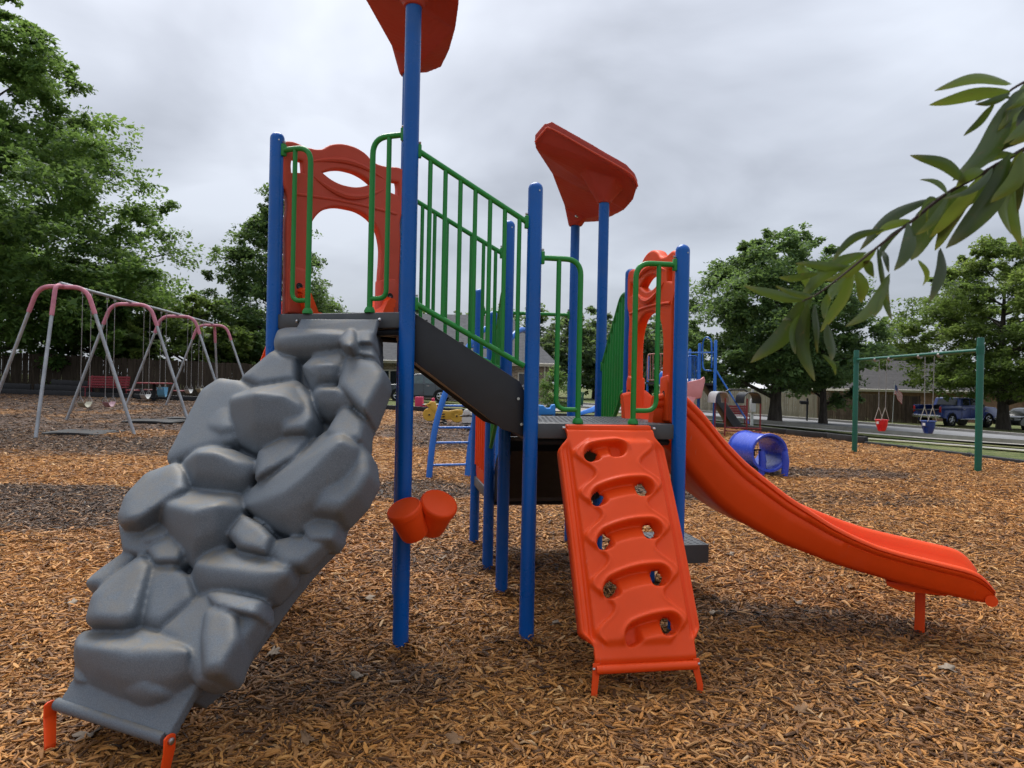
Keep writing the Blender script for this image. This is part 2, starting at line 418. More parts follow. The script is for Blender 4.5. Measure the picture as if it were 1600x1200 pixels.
# ---- green rails
RT, RB = 0.0155, 0.0125
def clamp(p, z, parent, toward):
    """bracket where a rail meets a post"""
    d = toward.normalized(); q = p + d * .042 + Z * z
    MB().box(q, (.03, .03, .07), Matrix.Rotation(math.atan2(d.y, d.x), 3, 'Z')).build('bracket', GREEN, parent, bevel=.005)
    sd_ = Vector((-d.y, d.x, 0))
    for s_ in (.045,): MB().tube([q + Z * s_ - d * .004, q + Z * s_ + d * .012], .007, 6).build('bolt', STEEL, parent)
def barrier(pa, pb, za_t, zb_t, za_b, zb_b, nbar, curl=False, label=None):
    d = pb - pa; dn = d.normalized(); a, b = pa + dn * .045, pb - dn * .045
    dd = b - a
    if curl:
        top = fillet([a + Z * (za_t + .0), a + dn * .14 + Z * (za_t + .0), b + Z * zb_t], .12, 6)
        low = fillet([a + Z * (za_b + .06), a + dn * .10 + Z * (za_b + .06), a + dn * .17 + Z * (za_b - .05), b + Z * zb_b], .08, 6)
    else: top = [a + Z * za_t, b + Z * zb_t]; low = [a + Z * za_b, b + Z * zb_b]
    o = MB().tube(top, RT, 12).build('stair_barrier', GREEN, play)
    if label: o['label'] = label
    MB().tube(low, RT, 12).build('bottom_rail', GREEN, o)
    def zat(path, f):
        x = dd.length * f
        for i in range(len(path) - 1):
            t0 = (path[i] - a).xy.length; t1 = (path[i + 1] - a).xy.length
            if t0 <= x <= t1 + 1e-6 and t1 > t0: return path[i].z + (path[i + 1].z - path[i].z) * (x - t0) / (t1 - t0)
        return path[-1].z
    for k in range(nbar):
        f = (k + .75) / (nbar + .25); q = a + dd * f
        qq = Vector((q.x, q.y, 0)); MB().tube([qq + Z * zat(low, f), qq + Z * zat(top, f)], RB, 10).build('baluster', GREEN, o)
    clamp(pa, za_t, o, dn); clamp(pb, zb_t, o, -dn); clamp(pa, za_b + (.06 if curl else 0), o, dn)
    return o
barrier(Bp, Cp, 2.655, 2.315, 1.845, 1.53, 7, label='nearest green stair barrier with seven bars')
barrier(B2, P3, 2.62, 2.30, 1.845, 1.53, 7, label='far green stair barrier behind the nearest one')
barrier(Ep, Fp, 2.08, 1.58, 1.33, .95, 9, True, 'green stair barrier with curled top beside the slide hood')
barrier(P3, P2, 2.08, 1.58, 1.33, .95, 9, True, 'green stair barrier seen edge-on past the middle post')
o = MB().tube([P1 + V * 0 + Z * 2.06, Gp + Z * 2.06], .017, 12).build('cross_bar', GREEN, play); o['label'] = 'horizontal green bar across the back'
clamp(Gp, 2.06, o, P1 - Gp); clamp(P1, 2.06, o, Gp - P1)
def loop_rail(p, d, z0, ztop, w1=.075, w2=.155, label=None):
    """grab rail at a deck opening: out of the post, down to the deck, with a second upright that curls in at the foot"""
    dn = d.normalized(); a = p + dn * .04
    path = fillet([a + Z * ztop, p + dn * (.04 + w2) + Z * ztop, p + dn * (.04 + w2) + Z * (z0 + .0)], .09, 8)
    o = MB().tube(path, RT, 12).build('grab_rail', GREEN, play)
    if label: o['label'] = label
    q = p + dn * (.04 + w1)
    MB().tube(fillet([q + Z * ztop, q + Z * (z0 + .075), p + dn * (.04 + w2) + Z * (z0 + .075)], .075, 8), RB + .001, 12).build('inner_upright', GREEN, o)
    MB().lathe([(.03, 0), (.03, .012), (.02, .03)], 12, Matrix.Translation(p + dn * (.04 + w2) + Z * z0)).build('foot_flange', GREEN, o)
    clamp(p, ztop, o, dn)
loop_rail(Ap, Bp - Ap, ZU, 2.735, .085, .19, 'grab rail left of the rock climber top')
loop_rail(Bp, Ap - Bp, ZU, 2.745, .09, .19, 'grab rail right of the rock climber top')
loop_rail(Cp, Dp - Cp, ZL, 2.125, .10, .225, 'grab rail left of the orange climber top')
loop_rail(Dp, Cp - Dp, ZL, 2.125, .10, .235, 'grab rail right of the orange climber top')

# ---- arched slide hoods (panels)
def bez_panel():
    def spl(cu, pts, tight=()):
        sp = cu.splines.new('BEZIER'); sp.bezier_points.add(len(pts) - 1); sp.use_cyclic_u = True
        for i, p in enumerate(pts):
            bp = sp.bezier_points[i]; bp.co = (p[0], p[1], 0)
            bp.handle_left_type = bp.handle_right_type = 'VECTOR' if i in tight else 'AUTO'
    cu = bpy.data.curves.new('hood', 'CURVE'); cu.dimensions = '2D'; cu.fill_mode = 'BOTH'; cu.extrude = .018; cu.bevel_depth = .014; cu.bevel_resolution = 2; cu.resolution_u = 6
    right = [(.36, .02), (.36, .25), (.365, .5), (.37, .71), (.395, .745), (.405, .85), (.40, .965), (.37, .985), (.26, .975), (.17, .985), (.10, 1.03), (0, 1.05)]
    inner = [(0, .69), (.12, .672), (.205, .61), (.25, .50), (.255, .38), (.25, .30), (.25, .2), (.245, .02)]
    out = right + [(-x, y) for x, y in right[-2::-1]]
    low = [(-x, y) for x, y in inner[::-1]] + inner[1:]
    out2 = out + low
    n = len(out2)
    spl(cu, out2, tight=(0, len(out) - 1, len(out), n - 1))
    spl(cu, [(-.19, .86), (-.10, .815), (0, .80), (.10, .815), (.19, .86), (.10, .905), (0, .92), (-.10, .905)], tight=(0, 4))
    for s_ in (-1, 1):
        spl(cu, [(s_ * .265, .825), (s_ * .365, .805), (s_ * .37, .87), (s_ * .36, .92), (s_ * .275, .915)], tight=(0, 1, 3, 4))
    ob = bpy.data.objects.new('hood', cu); COL.objects.link(ob)
    me = bpy.data.meshes.new_from_object(ob.evaluated_get(bpy.context.evaluated_depsgraph_get())); bpy.data.objects.remove(ob)
    me.transform(Matrix.Rotation(math.radians(90), 4, 'X')); shade(me, True, 35); return me
HOOD = bez_panel()
def hood(pa, pb, z, mat, facing, label):
    me = HOOD.copy(); me.materials.clear(); me.materials.append(mat); me.name = 'slide_hood'
    o = bpy.data.objects.new('slide_hood', me); link(o, play); o['label'] = label
    d = pb - pa; mid = (pa + pb) / 2; o.location = mid + Z * z; o.rotation_euler = (0, 0, math.atan2(d.y, d.x))
    if facing < 0: o.rotation_euler.z += math.pi
    def ring(path, r, name): return MB().tube(path, r, 8).build(name, mat, o)
    for s_ in (-1, 1):
        # brow and swoosh ridges round the eye opening, on both faces
        yy = s_ * .030
        ring([(-.25 + .5 * k / 20, yy, .905 + .055 * math.sin(math.pi * k / 20)) for k in range(21)], [.004 + .016 * math.sin(math.pi * min(1, max(0, k / 20))) for k in range(21)], 'moulded_brow')
        ring([(-.24 + .48 * k / 20, yy, .835 - .085 * math.sin(math.pi * k / 20)) for k in range(21)], [.004 + .018 * math.sin(math.pi * k / 20) for k in range(21)], 'moulded_brow')
        ring([(-.34 + .68 * k / 20, yy, .70 + .015 * math.sin(math.pi * k / 20)) for k in range(21)], .010, 'moulded_ridge')
    for sx in (-1, 1):
        b = MB().prism([(sx * .235, -.045, .01), (sx * .365, -.045, .01), (sx * .365, -.045, .24), (sx * .34, -.045, .285), (sx * .235, -.045, .27)], (0, .09, 0)).build('hood_foot', mat, o, bevel=.014, seg=3)
        for s_ in (-1, 1):
            MB().lathe([(.020, 0), (.020, .003), (.013, .004)], 14, Matrix.Translation((sx * .30, s_ * .0455, .17)) @ Matrix.Rotation(math.radians(90 * s_), 4, 'X')).build('bolt_recess', BLACK, o)
            MB().lathe([(.010, 0), (.010, .006), (.006, .008)], 10, Matrix.Translation((sx * .30, s_ * .0455, .17)) @ Matrix.Rotation(math.radians(90 * s_), 4, 'X')).build('bolt', STEEL, o)
            MB().lathe([(.008, 0), (.008, .006)], 8, Matrix.Translation((sx * .385, s_ * .031, .80)) @ Matrix.Rotation(math.radians(90 * s_), 4, 'X')).build('bolt', STEEL, o)
    return o
hood(Ap, B2, ZU, RED, 1, 'red arched slide hood on the upper deck')
hood(Dp, Ep, ZL, ORANGE, 1, 'orange arched slide hood on the lower deck')

# ---- slides
def slide(origin, h0, h1, rim, keep, mat, leg_t, leg_base, label):
    """rim: list of (t, z of rim top, z of underside); heading turns from h0 to h1 degrees along the run"""
    T = [r[0] for r in rim]; n = 84; ts_ = np.linspace(T[0], T[-1], n)
    sw_ = sstep(.2, 1.8, ts_); th = np.radians(h0 + (h1 - h0) * sw_); step = ts_[1] - ts_[0]
    P = [origin + Vector((math.cos(th[0]), math.sin(th[0]), 0)) * T[0]]
    for i in range(1, n): P.append(P[-1] + Vector((math.cos(th[i]), math.sin(th[i]), 0)) * step)
    def sm(vals):
        y = np.interp(ts_, T, vals)
        for _ in range(keep): y[1:-1] = (y[:-2] + 2 * y[1:-1] + y[2:]) / 4
        return y
    zr, zb = sm([r[1] for r in rim]), sm([r[2] for r in rim])
    verts = []; m = None
    for i, t in enumerate(ts_):
        dn = Vector((math.cos(th[i]), math.sin(th[i]), 0)); side = Vector((-dn.y, dn.x, 0))
        H = zr[i] - zb[i]; k = min(1.0, (n - 1 - i) / 5.0); wv = .93 + .07 * math.sin(k * math.pi / 2)
        bed = zb[i] + min(.075, H * .35)
        half = [(.0, zb[i] + .01), (.17, zb[i]), (.245, zb[i] + .03 * H), (.27, zb[i] + .18 * H), (.285, zb[i] + .5 * H), (.297, zb[i] + .68 * H), (.290, zb[i] + .715 * H), (.304, zb[i] + .745 * H), (.309, zb[i] + .83 * H), (.300, zb[i] + .865 * H),
                (.312, zb[i] + .90 * H), (.309, zb[i] + .96 * H), (.290, zr[i]), (.268, zr[i] - .015 * H), (.252, zr[i] - .09 * H), (.232, bed + .55 * (zr[i] - bed)), (.205, bed + .06 * H), (.16, bed + .01 * H), (.0, bed)]
        ring = [(w, h) for w, h in half] + [(-w, h) for w, h in half[-2:0:-1]]
        m = len(ring)
        for w, h in ring: verts.append(P[i] + side * (-w * wv) + Z * h)
    faces = [tuple(range(m)), tuple((n - 1) * m + k for k in range(m))[::-1]]
    for i in range(n - 1):
        for k in range(m):
            k2 = (k + 1) % m; faces.append((i*m+k, (i+1)*m+k, (i+1)*m+k2, i*m+k2))
    o = mk('slide', verts, faces, mat, play, True, 60); o['label'] = label
    e_ = P[-1] - dn * .015
    MB().tube([e_ + side * (-.275 + .55 * k / 10) + Z * (zb[-1] + .028) for k in range(11)], .032, 12).build('slide_lip', mat, o)
    j = int(np.argmin(abs(ts_ - leg_t))); lg = P[j]; dn = Vector((math.cos(th[j]), math.sin(th[j]), 0)); side = Vector((-dn.y, dn.x, 0)); zt = float(zb[j])
    MB().box(lg + Z * ((zt + leg_base) / 2), (.055, .025, zt - leg_base + .1), Matrix.Rotation(math.atan2(dn.y, dn.x), 3, 'Z')).build('slide_leg', mat, o, bevel=.005)
    MB().prism([lg + dn * -.2 + side * -.2 + Z * (zt - .006), lg + dn * -.13 + side * -.2 + Z * (zt - .03), lg + dn * .1 + side * -.2 + Z * (zt - .03), lg + dn * .16 + side * -.2 + Z * (zt - .006), lg + dn * .16 + side * -.2 + Z * (zt + .02), lg + dn * -.2 + side * -.2 + Z * (zt + .02)], side * .4).build('leg_bracket', mat, o, bevel=.008)
    return o
mde = (Dp + Ep) / 2
RIM = [(-.10, 1.38, 1.13), (.05, 1.425, 1.05), (.2, 1.295, .87), (.35, 1.127, .724), (.5, .993, .625), (.65, .893, .552), (.8, .796, .483), (.95, .717, .437), (1.1, .638, .392), (1.25, .576, .356), (1.4, .526, .328), (1.55, .496, .300), (1.7, .474, .278), (1.8, .458, .265), (1.88, .446, .256), (1.94, .425, .250), (1.985, .385, .246), (2.015, .335, .246)]
slide(mde, 10, -24, RIM, 2, ORANGE, 1.68, -.3, 'orange slide curving down to the right onto the wood chips')
NB = Vector((-.643, .766, 0)); mab = (Ap + B2) / 2
RIM2 = [(-.10, 1.95, 1.74), (.06, 1.99, 1.68), (.18, 1.93, 1.55), (.5, 1.58, 1.23), (.9, 1.2, .88), (1.3, .88, .6), (1.7, .64, .39), (2.1, .48, .26), (2.5, .40, .19), (2.7, .34, .16), (2.85, .2, .14)]
slide(mab, 130, 130, RIM2, 3, ORANGE, 2.3, -.3, 'orange slide leaving the upper deck behind the rock climber')

def smooth_path_(pts, n=6):
    out = []
    for i in range(len(pts) - 1):
        p0, p1, p2, p3 = pts[max(i-1, 0)], pts[i], pts[i+1], pts[min(i+2, len(pts)-1)]
        for k in range(n):
            t = k / n; out.append(.5 * ((2*p1) + (p2-p0)*t + (2*p0-5*p1+4*p2-p3)*t*t + (3*p1-p0-3*p2+p3)*t**3))
    return out + [pts[-1]]
# ---- red roof panels
def roof_mesh():
    bm = bmesh.new()
    o1 = [at(837, 232, 5.35), at(836, 219, 5.30), at(850, 203, 5.25), at(862, 199, 5.24), at(920, 232, 5.24), at(979, 266, 5.25), at(992, 280, 5.30), at(996, 290, 5.36), at(989, 313, 5.55), at(976, 328, 5.75), at(956, 338, 6.05), at(937, 346, 6.30), at(916, 347, 6.44), at(892, 347, 6.46), at(878, 308, 6.2), at(863, 272, 5.85), at(852, 252, 5.55)]
    # split along the concave left edge into convex slabs
    def slab(idx, up=.045):
        pts = [o1[i] for i in idx]; hull_into(bm, pts + [p + Z * up for p in pts])
    c = len(o1)
    slab([0, 1, 2, 3, 4, 5, 6, 7, 8, 16, 15]); slab([4, 5, 6, 7, 8, 9, 10, 15, 14]); slab([8, 9, 10, 11, 12, 13, 14, 15])
    slab([16, 15, 9, 8, 0]); slab([15, 14, 10, 9, 8])
    # crown of the roof with stepped ridges, seen above the near edge
    cen = sum(o1, Vector()) / c
    def shrink(idx, k, up0, up1):
        pts = [cen + (o1[i] - cen) * k for i in idx]
        hull_into(bm, [p + Z * up0 for p in pts] + [p + Z * up1 for p in pts])
    for k, up in ((.93, .062), (.82, .085), (.66, .105)): shrink([0, 1, 2, 3, 4, 5, 6, 7, 8, 9, 10, 15], k, .02, up)
    # rim lip along the near edge and gussets that run into the post sockets
    near = [o1[i] for i in (1, 2, 3, 4, 5, 6, 7)]
    for a, b in zip(near[:-1], near[1:]):
        back = Vector((.0, .05, 0)); hull_into(bm, [a, b, a - Z * .035 + back * .3, b - Z * .035 + back * .3, a + back, b + back, a + Z * .04, b + Z * .04])
    ft = Vector((Fp.x, Fp.y, 2.86)); gt = Vector((Gp.x, Gp.y, 2.86))
    def ring(p, r, z): return [Vector((p.x + r * math.cos(a), p.y + r * math.sin(a), z)) for a in np.linspace(0, 2 * math.pi, 14, endpoint=False)]
    hull_into(bm, ring(ft, .062, 2.875) + ring(ft, .058, 2.92) + [at(880, 226, 5.42), at(900, 232, 5.34), at(965, 268, 5.34), at(978, 290, 5.45), at(955, 300, 5.62)])
    hull_into(bm, ring(ft, .056, 2.855) + ring(ft, .056, 2.90))
    hull_into(bm, ring(gt, .060, 2.865) + ring(gt, .06, 3.0) + [at(880, 312, 6.25), at(925, 330, 6.2), at(892, 345, 6.46)])
    return bm
rf = remesh('roof_panel', roof_mesh(), ROOFRED, play, .0075, 2, 0); rf['label'] = 'red tilted roof panel over the far deck'
for i, (px_, py_) in enumerate(((901, 322), (901, 338))):
    p = at(px_, py_, 6.26); MB().lathe([(.016, 0), (.016, .006), (.01, .01)], 10, Matrix.Translation(p) @ Matrix.Rotation(math.radians(90), 4, 'X')).build('bolt', STEEL, rf)
MB().tube(smooth_path_([at(836, 222, 5.285), at(850, 205, 5.235), at(862, 201.5, 5.225), at(920, 234, 5.225), at(979, 267.5, 5.235), at(992, 281, 5.285), at(996, 291, 5.345)], 4), .0075, 8).build('rim_bead', RED, rf)
r2 = rf.copy(); r2.parent = play; COL.objects.link(r2); r2['label'] = 'red tilted roof panel at the top edge on the tallest post'
off = B2 - Gp; r2.location = (off.x, off.y, ROOF_DZ)
for ch in rf.children:
    c_ = ch.copy(); COL.objects.link(c_); c_.parent = r2

# ---- bongo drums on the tall post
def drum(px_, py_, d, axis, r, h, label):
    p = at(px_, py_, d); ax = Vector(axis).normalized()
    mt = Matrix.Translation(p) @ ax.to_track_quat('Z', 'Y').to_matrix().to_4x4()
    o = MB().lathe([(r * .76, -h), (r * .82, -h + .012), (r * .90, -h * .45), (r * .94, -.045), (r * .95, -.036)], 32, mt).build('drum', ORANGE, play)
    o['label'] = label
    MB().lathe([(r * .95, -.038), (r * 1.0, -.034), (r * 1.01, -.012), (r * .985, -.004), (r * .93, .0), (r * .9, -.003), (r * .5, .002), (.003, .003)], 32, mt).build('drum_head', ORANGE, o)
    return o
d1 = drum(630, 793, 3.50, (-.30, -.42, .84), .088, .175, 'smaller orange drum on the tall post')
d2 = drum(687, 785, 3.58, (.34, -.50, .80), .097, .185, 'larger orange drum on the tall post')
MB().tube([at(640, 812, 3.60), at(672, 806, 3.60)], .035, 12).build('drum_bridge', ORANGE, d2)
MB().tube([at(652, 815, 3.60), Vector((Bp.x, Bp.y, at(640, 815, 3.70).z))], .03, 12).build('drum_bracket', ORANGE, d2)
# ribbed orange panel between the two rear left posts
def ribbed():
    a, b = P2 + V * .04, P1 - V * .04; z0, z1 = .60, 1.42
    mb_ = MB().prism([a + Z * (z0 + .06), a + V * .07 + Z * z0, b - V * .07 + Z * z0, b + Z * (z0 + .06), b + Z * z1, a + Z * z1], U * .03)
    o = mb_.build('ribbed_panel', ORANGE, play, bevel=.01); o['label'] = 'ribbed orange panel between the rear left posts'
    L = (b - a).length
    for k in range(6):
        p = a + V * (L * (k + .5) / 6); MB().tube([p - U * .002 + Z * (z0 + .13), p - U * .002 + Z * (z1 - .05)], .018, 8).build('rib', ORANGE, o)
ribbed()

# ---- orange ladder climber
def ladder_climber():
    top = (Cp + Dp) / 2 - V * .065; bot = (Cp + Dp) / 2 - V * .70; z0, z1 = 1.205, .145
    L = math.hypot((top - bot).length, z0 - z1); ax = ((bot + Z * z1) - (top + Z * z0)).normalized(); nrm = U.cross(ax).normalized()
    if nrm.dot(V) > 0: nrm = -nrm
    NS, NTT = 190, 96
    s = np.linspace(0, 1, NS)[:, None]; tt = np.linspace(-1, 1, NTT)[None, :]
    hw = .246 + .056 * (sstep(.045, .11, s) - sstep(.86, .93, s)) - .02 * (sstep(.93, .97, s)) * 0
    t = tt * hw + .0 * s; sm = s * L
    slots = [(.115, -.055, .115, 1, 0), (.30, 0, .168, 1, 1), (.485, 0, .168, 1, 1), (.675, 0, .168, 1, 1), (.86, .045, .135, 0, 1)]
    # sinuous raised middle
    ph = np.zeros_like(s) + 0.0
    per = .186
    wl_ = .172 + .048 * np.cos(2 * math.pi * (s - .30 - .02) / per); wr_ = .172 + .048 * np.cos(2 * math.pi * (s - .30 + .025) / per)
    inside = np.where(t < 0, wl_ + t, wr_ - t)
    body = (s > .06) & (s < .93)
    h = .020 * sstep(-.012, .008, inside) * (sstep(.05, .09, s) - sstep(.90, .93, s))
    edge = np.exp(-((inside) / .010) ** 2) * .008 * (sstep(.05, .09, s) - sstep(.90, .93, s)); h = h + edge
    # side flanges: a groove and a rolled edge
    fl = np.abs(t); mid = sstep(.06, .12, s) - sstep(.87, .93, s)
    h = h - .030 * sstep(.232, .246, fl) * mid + .014 * np.exp(-((fl - .262) / .008) ** 2) * mid + .020 * np.exp(-((fl - (hw - .014)) / .012) ** 2) * mid
    h = h - .05 * sstep(0.006, 0.0, hw - fl) * mid
    hole = np.zeros((NS, NTT), bool)
    for sk, tk, half, hl, hr in slots:
        x = t - tk; y = sm - (sk * L - .20 * x + .9 * x * x)           # arc: ends drop
        q = np.maximum(0, np.abs(x) - (half - .043))
        r_ = np.sqrt((q) ** 2 + np.where(y > 0, y * .92, y * 1.1) ** 2)
        dep = sstep(.053, .034, r_)
        inner = np.abs(x) < half - .058
        cf = sstep(half - .062, half - .090, np.abs(x)); rp = np.clip((y + .045) / .095, 0, 1)
        h = h - .072 * dep * (1 - cf * rp)
        h = h + .013 * np.exp(-((r_ - .060) / .011) ** 2) * sstep(.03, -.02, y)
        for on, sg in ((hl, -1), (hr, 1)):
            if on:
                cx = sg * (half - .045); hole |= (((x - cx) / .027) ** 2 + ((y) / .029) ** 2) < 1
    # overall shape: slightly convex, bottom lip turns down, top hooks over the deck edge
    bow = .020 * np.sin(math.pi * s) - .03 * sstep(.965, 1.0, s) + .0 * tt
    h = h + bow - .02 * sstep(.02, .0, s)
    P = np.array(top + Z * z0)[None, None, :] + np.array(ax)[None, None, :] * sm[..., None] + np.array(U)[None, None, :] * t[..., None] + np.array(nrm)[None, None, :] * h[..., None]
    verts = P.reshape(-1, 3); faces = []
    for i in range(NS - 1):
        for j in range(NTT - 1):
            if hole[i, j] or hole[i + 1, j] or hole[i, j + 1] or hole[i + 1, j + 1]: continue
            a = i * NTT + j; faces.append((a, a + 1, a + NTT + 1, a + NTT))
    o = mk('ladder_climber', verts, faces, ORANGE, play, True, 0); o['label'] = 'orange moulded ladder climber with hand holes up to the lower deck'
    bm = bmesh.new(); bm.from_mesh(o.data); bmesh.ops.delete(bm, geom=[v_ for v_ in bm.verts if not v_.link_faces], context='VERTS'); bmesh.ops.recalc_face_normals(bm, faces=bm.faces)
    bmesh.ops.smooth_vert(bm, verts=bm.verts, factor=.5, use_axis_x=True, use_axis_y=True, use_axis_z=True)
    bm.to_mesh(o.data); bm.free(); shade(o.data, True, 0)
    sol = o.modifiers.new('wall', 'SOLIDIFY'); sol.thickness = .022; sol.offset = -1
    if o.data.polygons[2000].normal.dot(nrm) < 0: sol.offset = 1
    # rounded bottom edge, top hook, feet
    be = bot + Z * (z1 + .0) + nrm * -.018
    MB().tube([be - U * .243, be + U * .243], .021, 14).build('bottom_edge', ORANGE, o)
    hk = top + Z * z0 + nrm * -.014
    MB().box(hk + V * .02 - Z * .005, (.485, .06, .045), Matrix.Rotation(PH, 3, 'Z')).build('deck_hook', ORANGE, o, bevel=.012)
    for sg in (-1, 1):
        a = be + U * (.243 * sg); b = a + U * (.012 * sg) - V * .02
        foot = MB().add(*strap([a + Z * .03, a - Z * .02, Vector((b.x, b.y, .05)), Vector((b.x, b.y, -.12))], -V, .008, [.032, .034, .030, .028], U)).build('climber_foot', ORANGE, o, bevel=.003)
        MB().tube([a + U * (.006 * sg) + Z * .005, a + U * (.016 * sg) + Z * .005], .008, 8).build('bolt', STEEL, o)
        g = hk + U * (.25 * sg); MB().tube([g, g + U * (.015 * sg)], .009, 8).build('bolt', STEEL, o)
def strap(path, thin, th, widths, wide):
    """flat metal strap along a path"""
    v = []; f = []; n = len(path)
    for p, w in zip(path, widths):
        for a, b in ((-1, -1), (1, -1), (1, 1), (-1, 1)): v.append(Vector(p) + thin * (a * th / 2) + wide * (b * w / 2))
    for i in range(n - 1):
        for k in range(4): f.append((i*4+k, i*4+(k+1) % 4, (i+1)*4+(k+1) % 4, (i+1)*4+k))
    f += [(3, 2, 1, 0), tuple((n-1)*4 + k for k in range(4))]
    return v, f
ladder_climber()

# ---- grey rock climber: boulders moulded into one shell
def rock_climber():
    e_ = (Bp - Ap).normalized(); n_out = Vector((e_.y, -e_.x, 0))
    if n_out.y > 0: n_out = -n_out
    mab_ = (Ap + Bp) / 2; top = mab_ + n_out * .05 + Z * 1.735; bot = Vector((-1.46, 2.60, .125))
    ax = (bot - top).normalized(); nrm = e_.cross(ax).normalized()
    if nrm.z < 0: nrm = -nrm
    L = (bot - top).length
    eyep = Vector((0, 0, EYE))
    def pr(px_, py_, h):
        """photo pixel on the slope plane raised by h"""
        d = at(px_, py_, 1.0) - eyep; o_ = top + nrm * h
        return eyep + d * ((o_ - eyep).dot(nrm) / d.dot(nrm))
    bm = bmesh.new()
    # the carrier slab: from outlines left and right, in convex slices
    Ledge = [(466, 512), (440, 540), (392, 592), (345, 625), (285, 715), (255, 745), (205, 815), (205, 850), (165, 910), (160, 930), (150, 980), (135, 1030), (125, 1075)]
    Redge = [(584, 505), (584, 560), (590, 600), (566, 660), (562, 695), (568, 735), (528, 800), (512, 835), (476, 872), (440, 915), (405, 962), (345, 1045), (290, 1090)]
    for i in range(len(Ledge) - 1):
        q = [Ledge[i], Ledge[i + 1], Redge[i], Redge[i + 1]]
        hull_into(bm, [pr(*p, -.05) for p in q] + [pr(*p, -.05) - nrm * .14 for p in q])
    BL = [   # (height, outline, rise) bulges; (None, outline, ledge edge) boulders with a flat top and a steep front
     (None, [(427,535),(433,514),(450,510),(530,512),(557,517),(556,540),(500,558),(447,557),(429,547)], [(434,529),(452,526),(497,521),(530,522),(553,524)]),
     (.19, [(527,532),(546,510),(556,517),(556,538),(546,545),(534,542)], .5),
     (.10, [(553,516),(583,514),(583,536),(556,537)], .6),
     (.09, [(552,548),(560,535),(582,537),(587,558),(563,556)], .6),
     (.05, [(425,547),(462,560),(461,592),(402,602),(374,590)], .9),
     (.09, [(488,563),(497,547),(538,546),(543,560),(527,585),(487,590),(470,573)], .5),
     (None, [(470,572),(490,562),(532,560),(540,575),(527,604),(488,613)], [(473,574),(497,570),(517,569),(537,572)]),
     (.15, [(540,556),(585,562),(601,580),(600,594),(571,650),(560,640),(553,622),(527,604),(528,598)], .75),
     (None, [(488,611),(498,602),(527,603),(552,620),(560,644),(515,655),(494,648)], [(491,613),(501,607),(527,608),(549,622)]),
     (.12, [(507,678),(534,633),(550,637),(572,657),(566,690),(520,692)], .8),
     (None, [(359,619),(397,605),(466,594),(485,614),(492,655),(482,679),(431,695),(402,708),(370,690),(362,660)], [(361,622),(397,614),(442,618),(470,634)]),
     (.12, [(420,610),(470,600),(486,620),(492,655),(478,676),(440,680)], .8),
     (None, [(314,630),(341,606),(376,604),(360,622),(367,672),(361,686),(330,684),(322,670)], [(322,664),(345,667),(365,666)]),
     (.05, [(259,713),(314,608),(341,590),(375,594),(398,605),(366,690),(307,702),(262,724)], .9),
     (None, [(284,722),(307,700),(334,695),(366,702),(402,718),(401,735),(376,770),(341,774),(297,768)], [(286,721),(307,706),(334,706),(366,723),(386,729),(399,723)]),
     (.11, [(402,704),(431,697),(454,679),(483,682),(465,713),(431,733),(397,750)], .8),
     (None, [(377,774),(424,737),(476,706),(510,672),(530,666),(559,684),(575,708),(568,748),(528,800),(495,815),(462,836),(432,828),(404,802),(379,790)], [(383,789),(411,793),(442,770),(476,745),(510,714),(532,689),(552,698)]),
     (.13, [(500,690),(530,676),(560,686),(579,712),(581,742),(560,775),(527,806),(490,800)], .85),
     (.15, [(182,808),(194,774),(228,738),(277,721),(290,734),(294,762),(246,774),(232,801),(210,821),(187,822)], .75),
     (.05, [(183,815),(214,822),(240,850),(226,870),(190,862)], .9),
     (None, [(240,784),(259,765),(311,763),(376,773),(381,792),(362,832),(352,855),(302,890),(276,860),(250,818)], [(245,784),(266,789),(304,798),(336,789),(377,791)]),
     (None, [(216,846),(227,822),(246,812),(262,819),(266,835),(248,850),(223,857)], [(221,841),(243,842),(260,831)]),
     (.09, [(226,856),(264,835),(288,856),(280,878),(240,880)], .7),
     (.10, [(354,835),(379,802),(412,821),(427,839),(416,866),(372,857)], .85),
     (None, [(471,811),(502,793),(525,791),(530,802),(527,836),(512,852),(482,850)], [(473,829),(481,838),(518,837)]),
     (.05, [(420,867),(429,843),(457,837),(482,850),(500,842),(508,850),(470,885),(440,884)], .9),
     (None, [(298,900),(313,871),(347,852),(415,869),(453,884),(449,904),(418,936),(356,928),(311,934)], [(305,879),(329,892),(367,901),(401,897),(435,892),(450,889)]),
     (None, [(131,911),(154,889),(210,849),(220,858),(168,920),(147,929)], [(133,909),(142,905),(156,907),(167,915)]),
     (.14, [(143,928),(176,898),(221,864),(236,878),(234,892),(224,925),(212,970),(190,982),(136,977),(132,967)], .8),
     (.08, [(228,880),(273,884),(298,900),(306,934),(282,956),(245,984),(222,977),(225,915)], .9),
     (.10, [(245,986),(308,932),(327,922),(412,937),(408,968),(381,1007),(334,1068),(307,1072),(298,1020)], .8),
     (.16, [(320,948),(352,942),(372,957),(375,1003),(346,1058),(316,1060),(312,1000)], .85),
     (.13, [(318,925),(345,922),(412,938),(405,965),(372,958),(330,946)], .8),
     (None, [(117,1000),(130,985),(215,974),(295,1008),(301,1030),(296,1076),(268,1092),(192,1097),(138,1072),(115,1035)], [(119,1006),(157,1012),(195,1027),(232,1036),(265,1030),(293,1014)]),
     (None, [(190,1090),(193,1062),(210,1046),(250,1066),(284,1090),(226,1109)], [(195,1070),(220,1065),(250,1072)]),
     (.05, [(112,1040),(130,1050),(135,1068),(114,1066)], .8),
    ]
